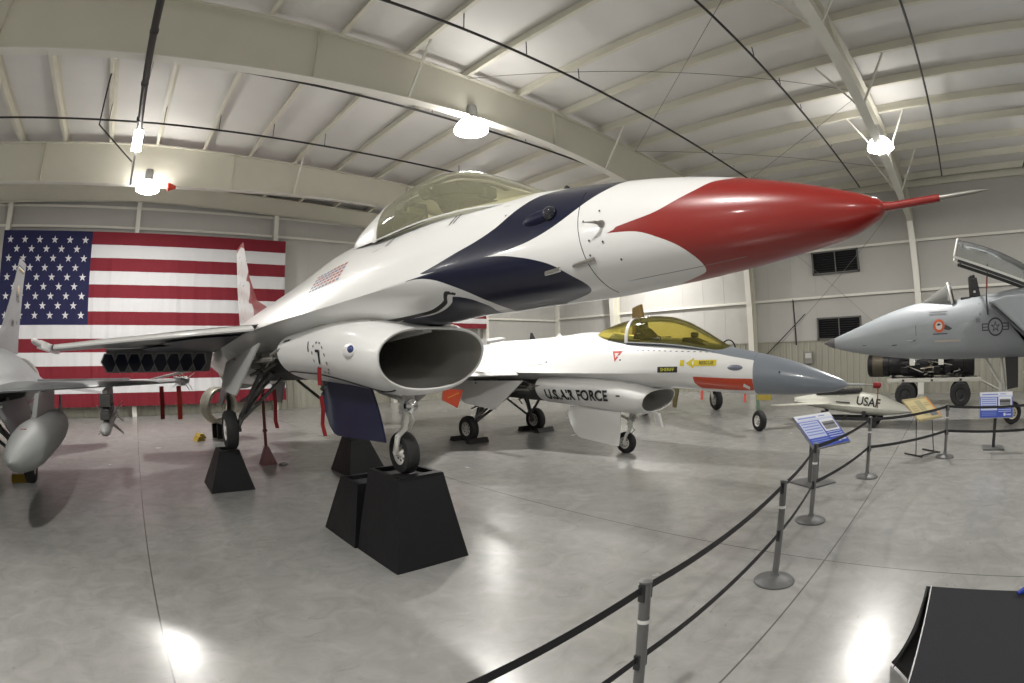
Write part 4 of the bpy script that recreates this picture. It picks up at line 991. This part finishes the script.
t2 = MB(); t2.prism([(-.05, .5, .09), (-.05, .75, .58), (-.05, 2.6, .60), (-.05, 2.8, .09)], (.10, 0, 0)); t2.box((0, .62, .42), (.20, .16, .2)); t2.box((.0, .5, .2), (.16, .4, .12)); t2.box((.09, .8, .3), (.08, .3, .1)); t2.obj('pylon', mat('pylon_dark', (.06, .06, .058), .5, var=.4, scale=8), t, bevel=.01)
missile('wingtip_missile', (1.12, 11.6, 1.80), 1.55, .075, 'small pale finned missile on the wingtip in front of the flag', nose=.2, fins=((.25, .20, .16), (.85, .24, .3)), tilt=-.02, m=mat('missile_olive', (.40, .40, .34), .45), nosem=M_msl, rot=.6)

# ------------------------------------------------------------------ pale grey twin-intake fighter at right (nose points away from its tail towards +y)
M_eag = mat('eagle_grey', (.30, .325, .345), .45, var=.16, scale=1.1, coat=.05)
EB = smooth_table([(0, 2.215, 2.185, 2.20, .01, .5), (.06, 2.26, 2.14, 2.20, .05, .5), (.3, 2.37, 2.06, 2.21, .14, .5), (.85, 2.575, 1.935, 2.25, .28, .5), (1.75, 2.90, 1.80, 2.32, .46, .5), (2.35, 3.07, 1.745, 2.37, .55, .5),
                   (2.9, 3.17, 1.71, 2.40, .62, .48), (3.8, 3.19, 1.69, 2.42, .70, .45), (4.8, 3.27, 1.68, 2.44, .76, .42), (6.0, 3.40, 1.67, 2.46, .80, .42), (7.2, 3.42, 1.66, 2.46, .82, .4), (10, 3.3, 1.62, 2.4, .84, .36), (14, 3.1, 1.62, 2.35, .9, .32), (17.5, 2.95, 1.8, 2.35, .9, .32)])
def eb_ring(s):
    zt, zb, zc, w_, q = EB(s); R = []
    for j in range(49):
        a = -PI/2+PI*j/48; c, sn = math.cos(a), math.sin(a)
        R.append((w_*max(0, abs(c))**(2*q if q < .5 else 1), zc+((zt-zc) if sn > 0 else (zc-zb))*math.copysign(abs(sn)**(1.0), sn), j/48))
    return R
F = empty('twin_tail_fighter', (15.0, 3.75, 0), PI); tag(F, 'pale grey fighter with its glass canopy raised at the right edge', 'fighter jet')
ef = loft_body('fuselage', eb_ring, sorted([0, .02, .06, .1, .16, .22]+[.3+.12*i for i in range(144)]), M_eag, F)
rd = MB(); rd.lathe([(.004, -.10), (.04, -.03), (.09, .08), (.135, .20), (.15, .26)], (0, 0, 2.21), 'y', 24); rd.obj('nose_cap', mat('radome_tip_grey', (.10, .095, .10), .4), ef)
for sg in (-1, 1):
    mb = MB(); x0, x1 = .86, 1.62
    A = [[(sg*x0, s0, z0), (sg*x1, s0, z0), (sg*x1, s1, z1), (sg*x0, s1, z1)] for s0, z0, s1, z1 in ((4.85, 3.02, 5.95, 2.12), (5.3, 3.12, 6.1, 1.72), (7.5, 3.16, 7.5, 1.62), (12, 3.05, 12, 1.62), (17, 2.9, 17, 1.8))]
    mb.rings(A); bx_ = mb.obj('air_intake', M_eag, F, smooth=False, bevel=.06)
    mb = MB(); mb.add([(sg*(x0+.05), 4.92, 2.94), (sg*(x1-.05), 4.92, 2.94), (sg*(x1-.05), 5.88, 2.17), (sg*(x0+.05), 5.88, 2.17)], [(0, 1, 2, 3)]); mb.v = [(a, b-.012, c-.004) for a, b, c in mb.v]; mb.obj('intake_mouth', mat('intake_mouth_grey', (.17, .18, .19), .5), bx_, smooth=False)
    mb = MB(); airfoil_wing(mb, (1.5, 7.6, 13.6, 3.05), (6.5, 12.2, 14.3, 3.0), .26, .08, sgn=sg); mb.obj('wing', M_eag, F)
    mb = MB(); airfoil_wing(mb, (1.3, 15.8, 18.6, 2.4), (4.2, 17.8, 19.3, 2.4), .14, .05, sgn=sg); mb.obj('stabilator', M_eag, F)
    mb = MB(); mb.prism([(sg*1.35, 14.0, 3.0), (sg*1.35, 17.2, 2.9), (sg*1.45, 18.1, 5.6), (sg*1.45, 17.2, 5.6)], (.06, 0, 0)); mb.obj('tail_fin', M_eag, F, smooth=False)
    mb = MB(); mb.tube([(sg*1.1, 11.2, 1.8), (sg*1.35, 11.2, .5)], .08, 10); g_ = mb.obj('main_gear_strut', M_gearw, F); wheel(g_, 'main_wheel', (sg*1.38, 11.2, .46), .46, .25)
    MB().lathe([(.5, 17.0), (.52, 17.6), (.42, 18.4), (.38, 18.4), (.4, 17.4)], (sg*.62, 0, 2.35), 'y', 28).obj('exhaust_nozzle', M_alu, F)
# windshield with bow, seat, raised canopy, prop
gl = glass('clear_canopy', (.86, .88, .88), (.5, .5, .5), .10, .4); gd = glass('cover_dull', (.35, .35, .34), (.18, .18, .17), .75, .1)
mb = MB(); R_ = []
for i in range(9):
    u = i/8; s = lerp(2.92, 3.72, u); hw = lerp(.10, .40, u**.7); zt = lerp(3.17, 3.62, u); zb = 3.12; R_.append([(hw*math.cos(PI*k/12), s+.0*k, zb+(zt-zb)*math.sin(PI*k/12)) for k in range(13)])
mb.rings(R_, caps=False, closed=False); mb.obj('windshield', gd, F)
mb = MB(); pts = [(.42*math.cos(PI*k/16), 3.84-.10*math.sin(PI*k/16), 3.08+.56*math.sin(PI*k/16)) for k in range(17)]; mb.tube(pts, .035, 8); pts2 = [(p[0]*.96, p[1]+.06, p[2]) for p in pts]; mb.mi = 1; mb.tube(pts2, .03, 8); mb.obj('windshield_bow', [M_gearw, M_dark], F)
mb = MB(); mb.box((0, 4.57, 3.40), (.42, .22, .62), Matrix.Rotation(.15, 3, 'X')); mb.box((0, 4.51, 3.70), (.32, .16, .18), Matrix.Rotation(.15, 3, 'X')); mb.box((-.16, 4.45, 3.5), (.08, .14, .5)); mb.box((.16, 4.45, 3.5), (.08, .14, .5)); mb.box((0, 4.25, 3.18), (.5, .3, .12))
es = mb.obj('ejection_seat', M_seat, F, bevel=.02); MB().box((.215, 4.53, 3.36), (.01, .06, .05)).obj('seat_label', M_mwhite, es, smooth=False)
mb = MB(); mb.tube([(.36, 4.86, 3.2), (.36, 4.98, 4.02)], .018, 8); mb.mi = 1; mb.tube([(.36, 4.885, 3.4), (.36, 4.93, 3.7)], .026, 8); mb.obj('canopy_prop', [M_seat, mat('prop_red', (.2, .03, .02), .5)], F)
mb = MB(); mb.tube([(.75, 4.84, 2.75), (.62, 4.84, 3.2)], .02, 8); mb.box((.66, 4.84, 2.95), (.02, .04, .5)); mb.obj('boarding_strap', M_seat, F)
K = empty('canopy_assembly', (0, 4.02, 4.25)); K.parent = F; K.rotation_euler.x = -.345
mb = MB(); R_ = []
for i in range(15):
    u = i/14; s = u*3.4; hw = .44-.06*u; zt = .50*(1-.0*u)+.10*math.sin(PI*u)-.38*u*u; R_.append([(hw*math.cos(PI*k/14), s, .03+(zt)*math.sin(PI*k/14)) for k in range(15)])
mb.rings(R_, caps=False, closed=False); mb.obj('canopy_glass', gl, K)
mb = MB(); mb.tube([(.45*math.cos(PI*k/14), 0, .02+.51*math.sin(PI*k/14)) for k in range(15)], .03, 8)
for sg in (-1, 1): mb.bar((sg*.45, 0, 0), (sg*.39, 3.4, 0), .05, .06)
mb.tube([(.42*math.cos(PI*k/14), 2.15, .03+.46*math.sin(PI*k/14)) for k in range(15)], .022, 8); mb.obj('canopy_frame', M_gearw, K)
mb = MB()
for sg in (-1, 1): mb.bar((sg*.42, .12, -.06), (sg*.37, 3.3, -.06), .06, .08)
mb.box((0, .2, -.04), (.84, .04, .06)); mb.obj('canopy_seal', M_dark, K)
# nose gear
mb = MB(); mb.tube([(0, 5.22, 1.8), (0, 5.36, .95), (0, 5.42, .6)], [.06, .055, .045], 12); mb.tube([(.02, 4.72, 1.72), (.03, 5.36, .85)], .035, 8); mb.tube([(-.1, 4.76, 1.72), (-.05, 5.36, .85)], .035, 8); mb.tube([(0, 5.42, .6), (0, 5.50, .45), (.12, 5.62, .3), (-.12, 5.62, .3)], .035, 10); mb.box((0, 5.24, .95), (.16, .10, .22)); mb.tube([(.15, 5.45, 1.6), (.1, 5.45, 1.0), (0, 5.40, .8)], .015, 6)
g_ = mb.obj('nose_gear_strut', M_gearw, F); wheel(g_, 'nose_wheel', (0, 5.62, .29), .29, .18, mat('cream_wheel', (.6, .57, .45), .4))
mb = MB(); mb.prism([(.22, 5.35, 1.75), (.22, 5.75, 1.75), (.25, 5.75, .95), (.25, 5.42, .9)], (.03, 0, 0)); mb.obj('gear_door', M_dark, F, smooth=False); 
# markings on the visible side (port)
def eag_decal(name, v, f, m, c, size=1, rot=0, off=.01): return decal(ef, name, v, f, m, c, size, rot, off=off, frm=4.0, flip=-1)
def star(R, n=5, k=.38): return [(0, 0)]+[((R if i % 2 == 0 else R*k)*math.cos(PI/2+i*PI/5), (R if i % 2 == 0 else R*k)*math.sin(PI/2+i*PI/5)) for i in range(10)], [(0, 1+i, 1+(i+1) % 10) for i in range(10)]
M_ins = mat('insignia_dark', (.035, .038, .045), .5)
cI = (5.04, 2.45)
u, w_ = ringshape(.185, .225, 0, 2*PI, 30); eag_decal('insignia_ring', u, w_, M_ins, cI)
st_, sf = star(.15); eag_decal('insignia_star', st_, sf, M_ins, cI); st_, sf = star(.085); eag_decal('insignia_star', st_, sf, M_eag, cI, off=.014)
for sx in (-1, 1):
    for (cx_, cy_, ww, hh) in ((.30*sx, .075, .17, .026), (.30*sx, -.075, .17, .026), (.375*sx, 0, .026, .17), (.29*sx, 0, .15, .02)):
        a, b = grid_rect(ww, hh, 3, 1, cx_, cy_); eag_decal('insignia_bar', a, b, M_ins, cI)
cP = (3.42, 2.54)
u, w_ = ringshape(.001, .155, 0, 2*PI, 24); eag_decal('squadron_patch', u, w_, mat('patch_white', (.6, .58, .55), .5), cP); u, w_ = ringshape(.10, .165, 0, 2*PI, 24); eag_decal('squadron_patch', u, w_, mat('patch_orange', (.5, .09, .03), .5), cP, off=.014)
u, w_ = ringshape(.0, .06, .5, 2.9, 8); eag_decal('patch_emblem', u, w_, M_blk, cP, off=.02)
eag_decal('bird_emblem', [(.10, -.0), (.20, .02), (.30, -.03), (.38, -.08), (.30, -.12), (.16, -.10)], [(0, 1, 2, 3, 4, 5)], M_ins, cP)
for (c_, ww, hh, mm) in (((3.45, 2.34), .42, .022, M_ins), ((3.65, 2.16), .75, .05, mat('faded_tan', (.42, .38, .33), .5)), ((3.4, 2.84), .5, .025, M_eag and mat('mark_mid_grey', (.18, .19, .2), .5)), ((3.42, 2.90), .52, .02, mat('mark_mid_grey', (.18, .19, .2), .5)), ((2.1, 2.10), .16, .02, M_ins), ((2.75, 2.45), .015, .25, M_ins), ((1.2, 2.12), .12, .015, M_ins), ((4.55, 2.62), .12, .1, mat('smudge', (.2, .21, .22), .6)), ((4.62, 2.9), .02, .3, M_ins)):
    a, b = grid_rect(ww, hh, 4, 1); eag_decal('panel_mark', a, b, mm, c_, rot=.1 if ww == .16 else 0)
MB().tube([(.60, 2.72, 2.2), (.66, 2.66, 2.2), (.66, 2.5, 2.2)], .014, 8).obj('air_data_probe', M_alu, ef)

# ------------------------------------------------------------------ engine on a trailer behind the pale grey fighter
M_trail = mat('trailer_white', (.5, .49, .44), .5, var=.2); M_eng = mat('engine_dark', (.022, .021, .023), .4, metal=.5, var=.7, scale=5); M_engb = mat('engine_brown', (.12, .10, .07), .4, metal=.5, var=.6, scale=6)
t = empty('engine_trailer', (19.6, .65, 0)); tag(t, 'white engine trailer with four black tires along the ribbed right wall', 'trailer')
mb = MB(); mb.box((-.45, 0, .87), (.10, 3.6, .13)); mb.box((.45, 0, .87), (.10, 3.6, .13))
for y in (-1.7, -.6, .6, 1.7): mb.box((0, y, .87), (.9, .1, .1))
mb.obj('frame', M_trail, t, smooth=False, bevel=.01)
for y in (1.1, -1.0):
    for x in (-.55, .55):
        w_ = MB(); w_.box((x*.85, y, .68), (.16, .30, .26)); a_ = w_.obj('axle_bracket', M_dark, t, smooth=False); wheel(a_, 'tire', (x, y, .40), .40, .26, M_dark)
MB().tube([(0, -1.8, .8), (0, -2.6, .45), (0, -2.9, .4)], .035, 8).obj('tow_bar', M_trail, t)
for i, (y, z) in enumerate(((1.2, .87), (.1, .87), (-1.0, .87))): MB().box((-.505, y, z), (.01, .09, .07)).obj('frame_latch', M_dark, t, smooth=False)
t = empty('jet_engine', (19.6, .75, 0)); tag(t, 'dark jet engine lying on the white trailer', 'jet engine')
MB().lathe([(.34, 2.5), (.40, 2.45), (.40, 1.7), (.36, 1.65), (.36, 1.2), (.40, 1.1), (.42, .2), (.38, .1), (.38, -1.2), (.43, -1.25), (.43, -1.62), (.36, -1.65)], (0, 0, 1.38), 'y', 36).obj('casing', M_eng, t)
MB().lathe([(.405, 2.3), (.41, 1.9)], (0, 0, 1.38), 'y', 36).obj('band', M_engb, t)
rr = random.Random(11)
for i in range(16):
    mb = MB(); a = rr.uniform(.6*PI, 1.3*PI); y0 = rr.uniform(-1.2, 1.2); pts = []
    for k in range(8): aa = a+.12*k*rr.uniform(.5, 1.5); pts.append((.43*math.cos(aa), y0+.06*k*rr.choice((1, 1, -1)), 1.38+.43*math.sin(aa)))
    mb.tube(pts, rr.uniform(.012, .03), 6); mb.obj('engine_pipe', [M_engb, M_eng, M_alu][i % 3], t)
for y, c in ((1.05, .3), (-.2, .25), (-.6, .22)): MB().box((-.40, y, 1.22), (.16, c, .22)).obj('gearbox', M_eng, t, bevel=.02)
for y in (.85, -.25): MB().box((-.46, y-.1, 1.52), (.02, .2, .3)).obj('paper_tag', mat('paper_tag', (.5, .5, .45), .6), t, smooth=False)
for y in (1.5, 0, -1.2): MB().box((0, y, .96), (.5, .12, .2)).obj('cradle', M_eng, t, smooth=False)
# white cruise missile on its dark dolly
M_cream = mat('missile_cream', (.60, .60, .53), .4, var=.06)
t = empty('cruise_missile', (14.5, 0, 0)); tag(t, 'white pointed missile marked USAF on a low dark dolly', 'missile')
mb = MB(); A = []
for y, zt, zb, hw in ((1.10, .43, .38, .06), (1.35, .56, .34, .16), (2.06, .84, .28, .27), (2.66, .92, .32, .31), (3.5, .90, .42, .31), (4.2, .82, .52, .26), (4.6, .76, .60, .18)):
    A.append([(hw*math.cos(a)*(1 if math.sin(a) < 0 else .8), y, lerp(zb, zt, .5+.5*math.sin(a))) for a in [2*PI*k/24 for k in range(24)]])
mb.rings(A); mb.obj('body', M_cream, t)
cm = [o for o in t.children][0]
v, f = text_verts('USAF', .30, .006); decal(cm, 'usaf_lettering', v, f, M_blk, (2.38, .655), rot=-.13, off=.012, frm=-3)
mb = MB(); mb.prism([(-.12, 3.95, .80), (-.24, 3.3, .88), (-.2, 2.62, .90), (.2, 2.62, .90), (.24, 3.3, .88), (.12, 3.95, .80)], (0, 0, .10)); mb.obj('dorsal_intake', M_dark, t, smooth=False, bevel=.03)
for sg in (-1, 1):
    mb = MB(); mb.prism([(sg*.2, 3.3, .60), (sg*.2, 4.3, .60), (sg*1.05, 5.0, .62), (sg*1.05, 4.7, .62)], (0, 0, .025)); mb.obj('wing', M_cream, t, smooth=False)
mb = MB(); mb.prism([(-.28, 2.9, .66), (-.3, 3.3, .69), (-.3, 3.3, .66), (-.28, 2.9, .63)], (-.02, 0, 0)); mb.obj('wing_slot', M_blk, t, smooth=False)
t = empty('missile_dolly', (14.5, 3.1, 0)); tag(t, 'low dark dolly beneath the white USAF missile', 'dolly')
mb = MB(); mb.box((-.25, 0, .22), (.08, 2.2, .08)); mb.box((.25, 0, .22), (.08, 2.2, .08))
for y in (-.95, 0, .95): mb.box((0, y, .22), (.7, .08, .08))
for y in (-.6, .6): mb.box((-.22, y, .32), (.07, .1, .2)); mb.box((.22, y, .32), (.07, .1, .2))
mb.obj('frame', M_dark, t, smooth=False)
for y in (-.9, .9):
    for x in (-.32, .32): MB().lathe([(.09, -.04), (.10, 0), (.09, .04)], (x, y, .10), 'x', 20).obj('caster', M_tire, t)

# ------------------------------------------------------------------ camouflaged jet hidden behind the white and grey jet
M_camo = mat('camo_olive_tan', (.16, .12, .04), .6, scale=1.2, col2=(.05, .065, .03)); M_tan = mat('camo_tan', (.30, .20, .06), .6, var=.3, scale=3)
hd = math.atan2(-2.95, 4.2)   # heading
t = empty('camouflage_jet', (12.5, 4.4, 0), 0); t.rotation_euler.z = -math.atan2(2.95, 4.2); tag(t, 'olive and tan camouflage jet mostly hidden behind the white and grey jet', 'jet')
mb = MB(); A = []
for y, zt, zb, hw in ((.3, 1.56, 1.5, .05), (.8, 1.70, 1.40, .18), (1.6, 1.84, 1.36, .30), (2.6, 1.98, 1.30, .42), (4.5, 2.12, 1.28, .52), (7, 2.2, 1.3, .55), (9.5, 2.15, 1.4, .45), (11, 2.05, 1.55, .3)):
    A.append([(hw*math.cos(2*PI*k/28), y, lerp(zb, zt, .5+.5*math.sin(2*PI*k/28))) for k in range(28)])
mb.rings(A); cb = mb.obj('fuselage', M_camo, t)
mb = MB(); mb.prism([(-.08, 9.0, 2.1), (-.08, 11.0, 2.0), (-.03, 10.9, 4.05), (-.03, 9.9, 4.12)], (.12, 0, 0)); mb.obj('tail_fin', M_tan, t, smooth=False, bevel=.01)
for sg in (-1, 1):
    mb = MB(); airfoil_wing(mb, (.4, 5.2, 7.4, 1.55), (3.4, 6.6, 7.4, 1.60), .14, .05, sgn=sg); mb.obj('wing', M_camo, t)
    mb = MB(); mb.tube([(sg*1.0, 6.0, 1.5), (sg*1.25, 6.0, .4)], .05, 8); g_ = mb.obj('main_gear_strut', M_gearw, t); wheel(g_, 'main_wheel', (sg*1.4, 6.0, .36), .36, .2)
mb = MB(); mb.tube([(0, 1.1, 1.45), (0, 1.0, .55)], .05, 10); mb.tube([(0, 1.0, .55), (.1, .97, .24)], .035, 8); g_ = mb.obj('nose_gear_strut', mat('gear_green', (.12, .20, .14), .5), t); wheel(g_, 'nose_wheel', (0, .95, .27), .27, .16)
mb = MB(); mb.prism([(-.20, .75, 1.40), (-.20, .10, 1.35), (-.22, .10, .88), (-.22, .75, .84)], (.03, 0, 0)); mb.obj('gear_door', mat('door_yellow', (.42, .33, .06), .5, var=.3, scale=5), t, smooth=False)
for (y, z0, z1, x) in ((3.9, 1.40, .40, -1.0), (4.9, 1.35, .55, -1.15), (2.9, 1.40, 1.0, -.6)):
    mb = MB(); mb.prism([(x, y, z0), (x, y+.7, z0), (x-.05, y+.5, z1), (x-.05, y+.25, z1)], (.03, 0, 0)); mb.obj('gear_door', M_camo, t, smooth=False)
mb = MB(); mb.tube([(.3*math.cos(PI*k/12), 2.7-.12*math.sin(PI*k/12), 1.98+.44*math.sin(PI*k/12)) for k in range(13)], .022, 8); mb.obj('windshield_frame', M_dark, t)
for k, (x, y) in enumerate(((12.4, 6.6), (12.1, 5.2))):
    streamer([(x, y, 1.35), (x+.01, y, 1.1), (x, y, .85)], .14, ('red streamer under the red panel of the white and grey jet', 'smaller red streamer beneath the grey nose')[k], mat('streamer_pink', (.62, .08, .07), .6))

# ------------------------------------------------------------------ barrier line
M_post = mat('stanchion_grey', (.15, .15, .148), .42, metal=.3, var=.15, scale=6); M_belt = mat('belt_black', (.007, .007, .009), .6)
M_base = mat('stanchion_base', (.13, .13, .13), .5, metal=.2, var=.3, scale=10)
PO = [(-.35, 1.36), (2.14, 1.43), (4.51, 1.52), (6.40, 1.74), (8.90, 1.44), (10.74, .07), (10.95, -1.98)]
PL = ['barrier post out of view at the left end of the belt line', 'nearest grey barrier post, its base below the picture', 'second grey barrier post from the near end, with wide round base', 'grey barrier post in front of the left blue sign', 'grey barrier post in front of the white missile, left of the tan sign', 'grey barrier post between the tan sign and the right blue sign', 'grey barrier post at the right edge beyond the blue sign']
for i, (x, y) in enumerate(PO):
    t = empty('barrier_post', (x, y, 0)); tag(t, PL[i], 'barrier post', 'belt barrier posts along the floor')
    MB().lathe([(.032, .02), (.032, .985), (.036, .99), (.036, 1.0), (.02, 1.005)], n=24).obj('post', M_post, t)
    MB().lathe([(.20, 0), (.20, .015), (.185, .03), (.10, .05), (.045, .065), (.036, .09)], n=40).obj('base', M_base, t)
    MB().lathe([(.0345, .74), (.0345, .765)], n=24, caps=False).obj('white_band', mat('band_white', (.6, .6, .58), .5), t)
    if i+1 < len(PO):
        q = PO[i+1]; d = Vector((q[0]-x, q[1]-y, 0)); L = d.length; dn = d/L; nrm = Vector((-dn.y, dn.x, 0))
    for zt in (.955, .50):
        dirs = []
        if i+1 < len(PO): dirs.append(dn)
        if i > 0: dirs.append(Vector((PO[i-1][0]-x, PO[i-1][1]-y, 0)).normalized())
        for dd in dirs: MB().bar(Vector((0, 0, zt-.02))+dd*.028, Vector((0, 0, zt-.02))+dd*.044, .035, .10).obj('belt_clip', M_dark, t, smooth=False)
        if i+1 < len(PO):
            mb = MB(); n = 24; sag = (.035 if zt > .6 else .03)*min(1.2, L/2.2)*(.25 if i == 0 else 1)
            P_ = [dn*(.04+(L-.08)*k/n)+Vector((0, 0, zt-sag*4*(k/n)*(1-k/n))) for k in range(n+1)]
            for k in range(n): mb.bar(P_[k], P_[k+1]+(P_[k+1]-P_[k])*.002, .003, .047)
            mb.obj('belt', M_belt, t, smooth=False)

# ------------------------------------------------------------------ information signs
M_sblue = mat('sign_blue', (.035, .075, .42), .3); M_sl = mat('sign_light', (.45, .50, .68), .35); M_sw = mat('sign_white', (.62, .64, .68), .35); M_salu = mat('sign_edge', (.25, .25, .26), .4, metal=.5)
M_smid = mat('sign_text_blue', (.16, .22, .55), .4); M_sph = mat('sign_photo_grey', (.2, .21, .23), .4, var=.6, scale=20); M_stan = mat('sign_tan', (.50, .42, .22), .4); M_stan2 = mat('sign_tan_dark', (.30, .25, .14), .4)
def sign(name, label, board_c, face_dir, tilt, W, H, items, base, post=True, edge=None, bg=None):
    """board centre, horizontal facing direction, tilt of the face from vertical, content items (x0, y0, x1, y1, material)"""
    t = empty(name, (base[0], base[1], 0)); tag(t, label, 'sign')
    f = Vector((face_dir[0], face_dir[1], 0)).normalized(); u = Vector((-f.y, f.x, 0))     # reader's right
    n = (f*math.cos(tilt)+Vector((0, 0, 1))*math.sin(tilt)).normalized(); v = n.cross(u)
    if v.z < 0: v = -v
    c = Vector(board_c)-Vector((base[0], base[1], 0))
    def P(a, b, o=0): return c+u*a+v*b+n*o
    mb = MB(); mb.add([P(a, b, o) for o in (-.03, 0) for a, b in ((-W/2, -H/2), (W/2, -H/2), (W/2, H/2), (-W/2, H/2))], [(0, 1, 2, 3), (4, 5, 6, 7), (0, 1, 5, 4), (1, 2, 6, 5), (2, 3, 7, 6), (3, 0, 4, 7)])
    bd = mb.obj('board', edge or M_salu, t, smooth=False)
    mb = MB(); w2, h2 = W/2-.012, H/2-.012; mb.add([P(a, b, .003) for a, b in ((-w2, -h2), (w2, -h2), (w2, h2), (-w2, h2))], [(0, 1, 2, 3)]); pn = mb.obj('panel', bg or M_sblue, bd, smooth=False)
    gr = {}
    for it in items:
        x0, y0, x1, y1, m_ = it[:5]
        q = gr.setdefault(m_.name, (MB(), m_)); o = .005+.001*len(gr)
        q[0].add([P(lerp(-w2, w2, a), lerp(-h2, h2, b), o) for a, b in ((x0, y0), (x1, y0), (x1, y1), (x0, y1))], [(0, 1, 2, 3)])
    for k, (mb, m_) in gr.items(): mb.obj('print', m_, pn if False else bd, smooth=False)
    return t, P
def blue_items():
    it = [(0, .86, 1, 1, M_sw), (0, .80, 1, .86, M_sl), (.02, .28, .52, .78, M_sl), (.56, .42, .97, .80, M_sw), (.60, .47, .94, .72, M_sph), (.60, .60, .94, .66, M_dark)]
    for k in range(5): it.append((.05, .70-.085*k, .49, .735-.085*k, M_smid))
    for k in range(3): it.append((.56, .36-.07*k, .95, .385-.07*k, M_sl))
    for k in range(3): it.append((.05, .20-.06*k, .5, .225-.06*k, M_smid))
    it += [(.72, .06, .78, .17, M_sw), (.80, .08, .95, .13, M_sl), (.06, .885, .55, .93, M_smid), (.62, .9, .8, .93, M_smid)]
    return it
t, P = sign('information_sign', 'blue information sign on a thick post behind the barrier, left of the missile', (7.92, 2.06, .93), (-.47, -.88), .88, .86, .66, blue_items(), (8.27, 2.27))
MB().box((0, 0, .45), (.15, .15, .86)).obj('post', mat('sign_post_grey', (.10, .10, .10), .45), t, smooth=False, bevel=.01); MB().box((0, 0, .012), (.56, .56, .024), Matrix.Rotation(-.5, 3, 'Z')).obj('base_plate', mat('sign_post_grey', (.10, .10, .10), .45), t, smooth=False)
MB().bar((-.05, -.03, .80), (-.25, -.15, .90), .12, .05).obj('bracket', M_dark, t, smooth=False)
tan = [(0, 0, 1, .03, M_stan2), (.0, .93, 1, 1, M_stan2), (.36, .15, .62, .88, mat('sign_olive', (.33, .30, .17), .4)), (.93, .05, 1, .98, mat('sign_orange', (.55, .22, .05), .4)), (.60, .08, .93, .35, M_sph), (.05, .6, .3, .63, M_stan2), (.05, .5, .3, .53, M_stan2), (.05, .4, .3, .43, M_stan2), (.66, .7, .9, .73, M_stan2), (.66, .6, .9, .63, M_stan2)]
t, P = sign('information_sign', 'tan information sign on a folding metal stand in front of the missile nose', (10.98, .62, .90), (-.60, -.80), .95, .80, .62, tan, (11.05, .60), edge=M_stan, bg=M_stan)
M_leg = mat('stand_black', (.03, .028, .025), .5)
u_ = Vector((.80, -.60, 0)); f_ = Vector((-.60, -.80, 0))
for sg in (-1, 1):
    MB().tube([u_*.26*sg+Vector((0, 0, .86)), u_*.30*sg+Vector((0, 0, .02))+f_*.10], .011, 8).obj('leg', M_leg, t)
    MB().bar(u_*.30*sg+f_*.28+Vector((0, 0, .015)), u_*.30*sg-f_*.22+Vector((0, 0, .015)), .04, .03).obj('foot', M_leg, t, smooth=False)
MB().tube([u_*-.26+Vector((0, 0, .84)), u_*.0-f_*.16+Vector((0, 0, .03))], .009, 8).obj('brace', M_leg, t)
MB().bar(u_*-.3+f_*.2+Vector((0, 0, .02)), u_*.3+f_*.2+Vector((0, 0, .02)), .03, .02).obj('cross_bar', M_leg, t, smooth=False)
t, P = sign('information_sign', 'blue information sign on a single post at the right edge, under the pale grey fighter', (11.60, -1.07, .88), (-1, -.06), .30, .80, .53, blue_items(), (11.68, -1.06))
MB().box((0, 0, .40), (.07, .07, .78)).obj('post', M_dark, t, smooth=False); MB().box((0, 0, .012), (.5, .5, .024)).obj('base_plate', mat('sign_post_grey', (.10, .10, .10), .45), t, smooth=False)

# ------------------------------------------------------------------ carpeted platform at the lower right
t = empty('viewing_platform', (1.96, -1.00, 0), .012); tag(t, 'black carpeted platform with a skirt in the lower right corner', 'platform')
M_carp = mat('carpet_charcoal', (.013, .013, .018), .95, var=.25, scale=30, bump=.6, bscale=180)
MB().box((0, 0, .385), (2.30, 1.90, .77)).obj('deck', M_dark, t, smooth=False); MB().box((0, 0, .785), (2.30, 1.92, .03)).obj('carpet', M_carp, t, smooth=False, bevel=.006)
MB().box((0, .965, .785), (2.30, .006, .03)).obj('edge_trim', mat('trim_aluminium', (.5, .5, .5), .35, metal=.8), t, smooth=False)
mb = MB()
def sk(u, v):
    x = 1.17-.02+.0*u; y = lerp(-.95, .99, u); out = .03+.02*math.sin(u*40)*v+.36*v*v*(1 if u > .9 else .1)*max(0, (u-.9)/.1 if u > .9 else 0)
    return (x+out*.9, y+out*.28, lerp(.785, .02, v))
mb.grid(sk, 60, 8); sb = mb.obj('skirt', mat('skirt_black', (.012, .012, .013), .8), t)
sb.modifiers.new('thick', 'SOLIDIFY').thickness = .01
mb = MB()
def sk2(u, v):
    x = lerp(1.17, 1.02, u)+.30*v*(1-u)*.9; return (x, .985+.09*v*v*(1-u)+.01, lerp(.785, .02+.55*u, v))
mb.grid(sk2, 8, 8); sb = mb.obj('skirt_corner', mat('skirt_black', (.012, .012, .013), .8), t); sb.modifiers.new('thick', 'SOLIDIFY').thickness = .01
o = MB().tube([(3.03, -.60, .818), (3.05, -.64, .83), (3.04, -.74, .83), (3.0, -.82, .82)], [.012, .022, .022, .012], 10).obj('blue_strap', mat('strap_blue', (.01, .03, .28), .5)); tag(o, 'small blue strap lying on the platform edge at the right', 'strap')
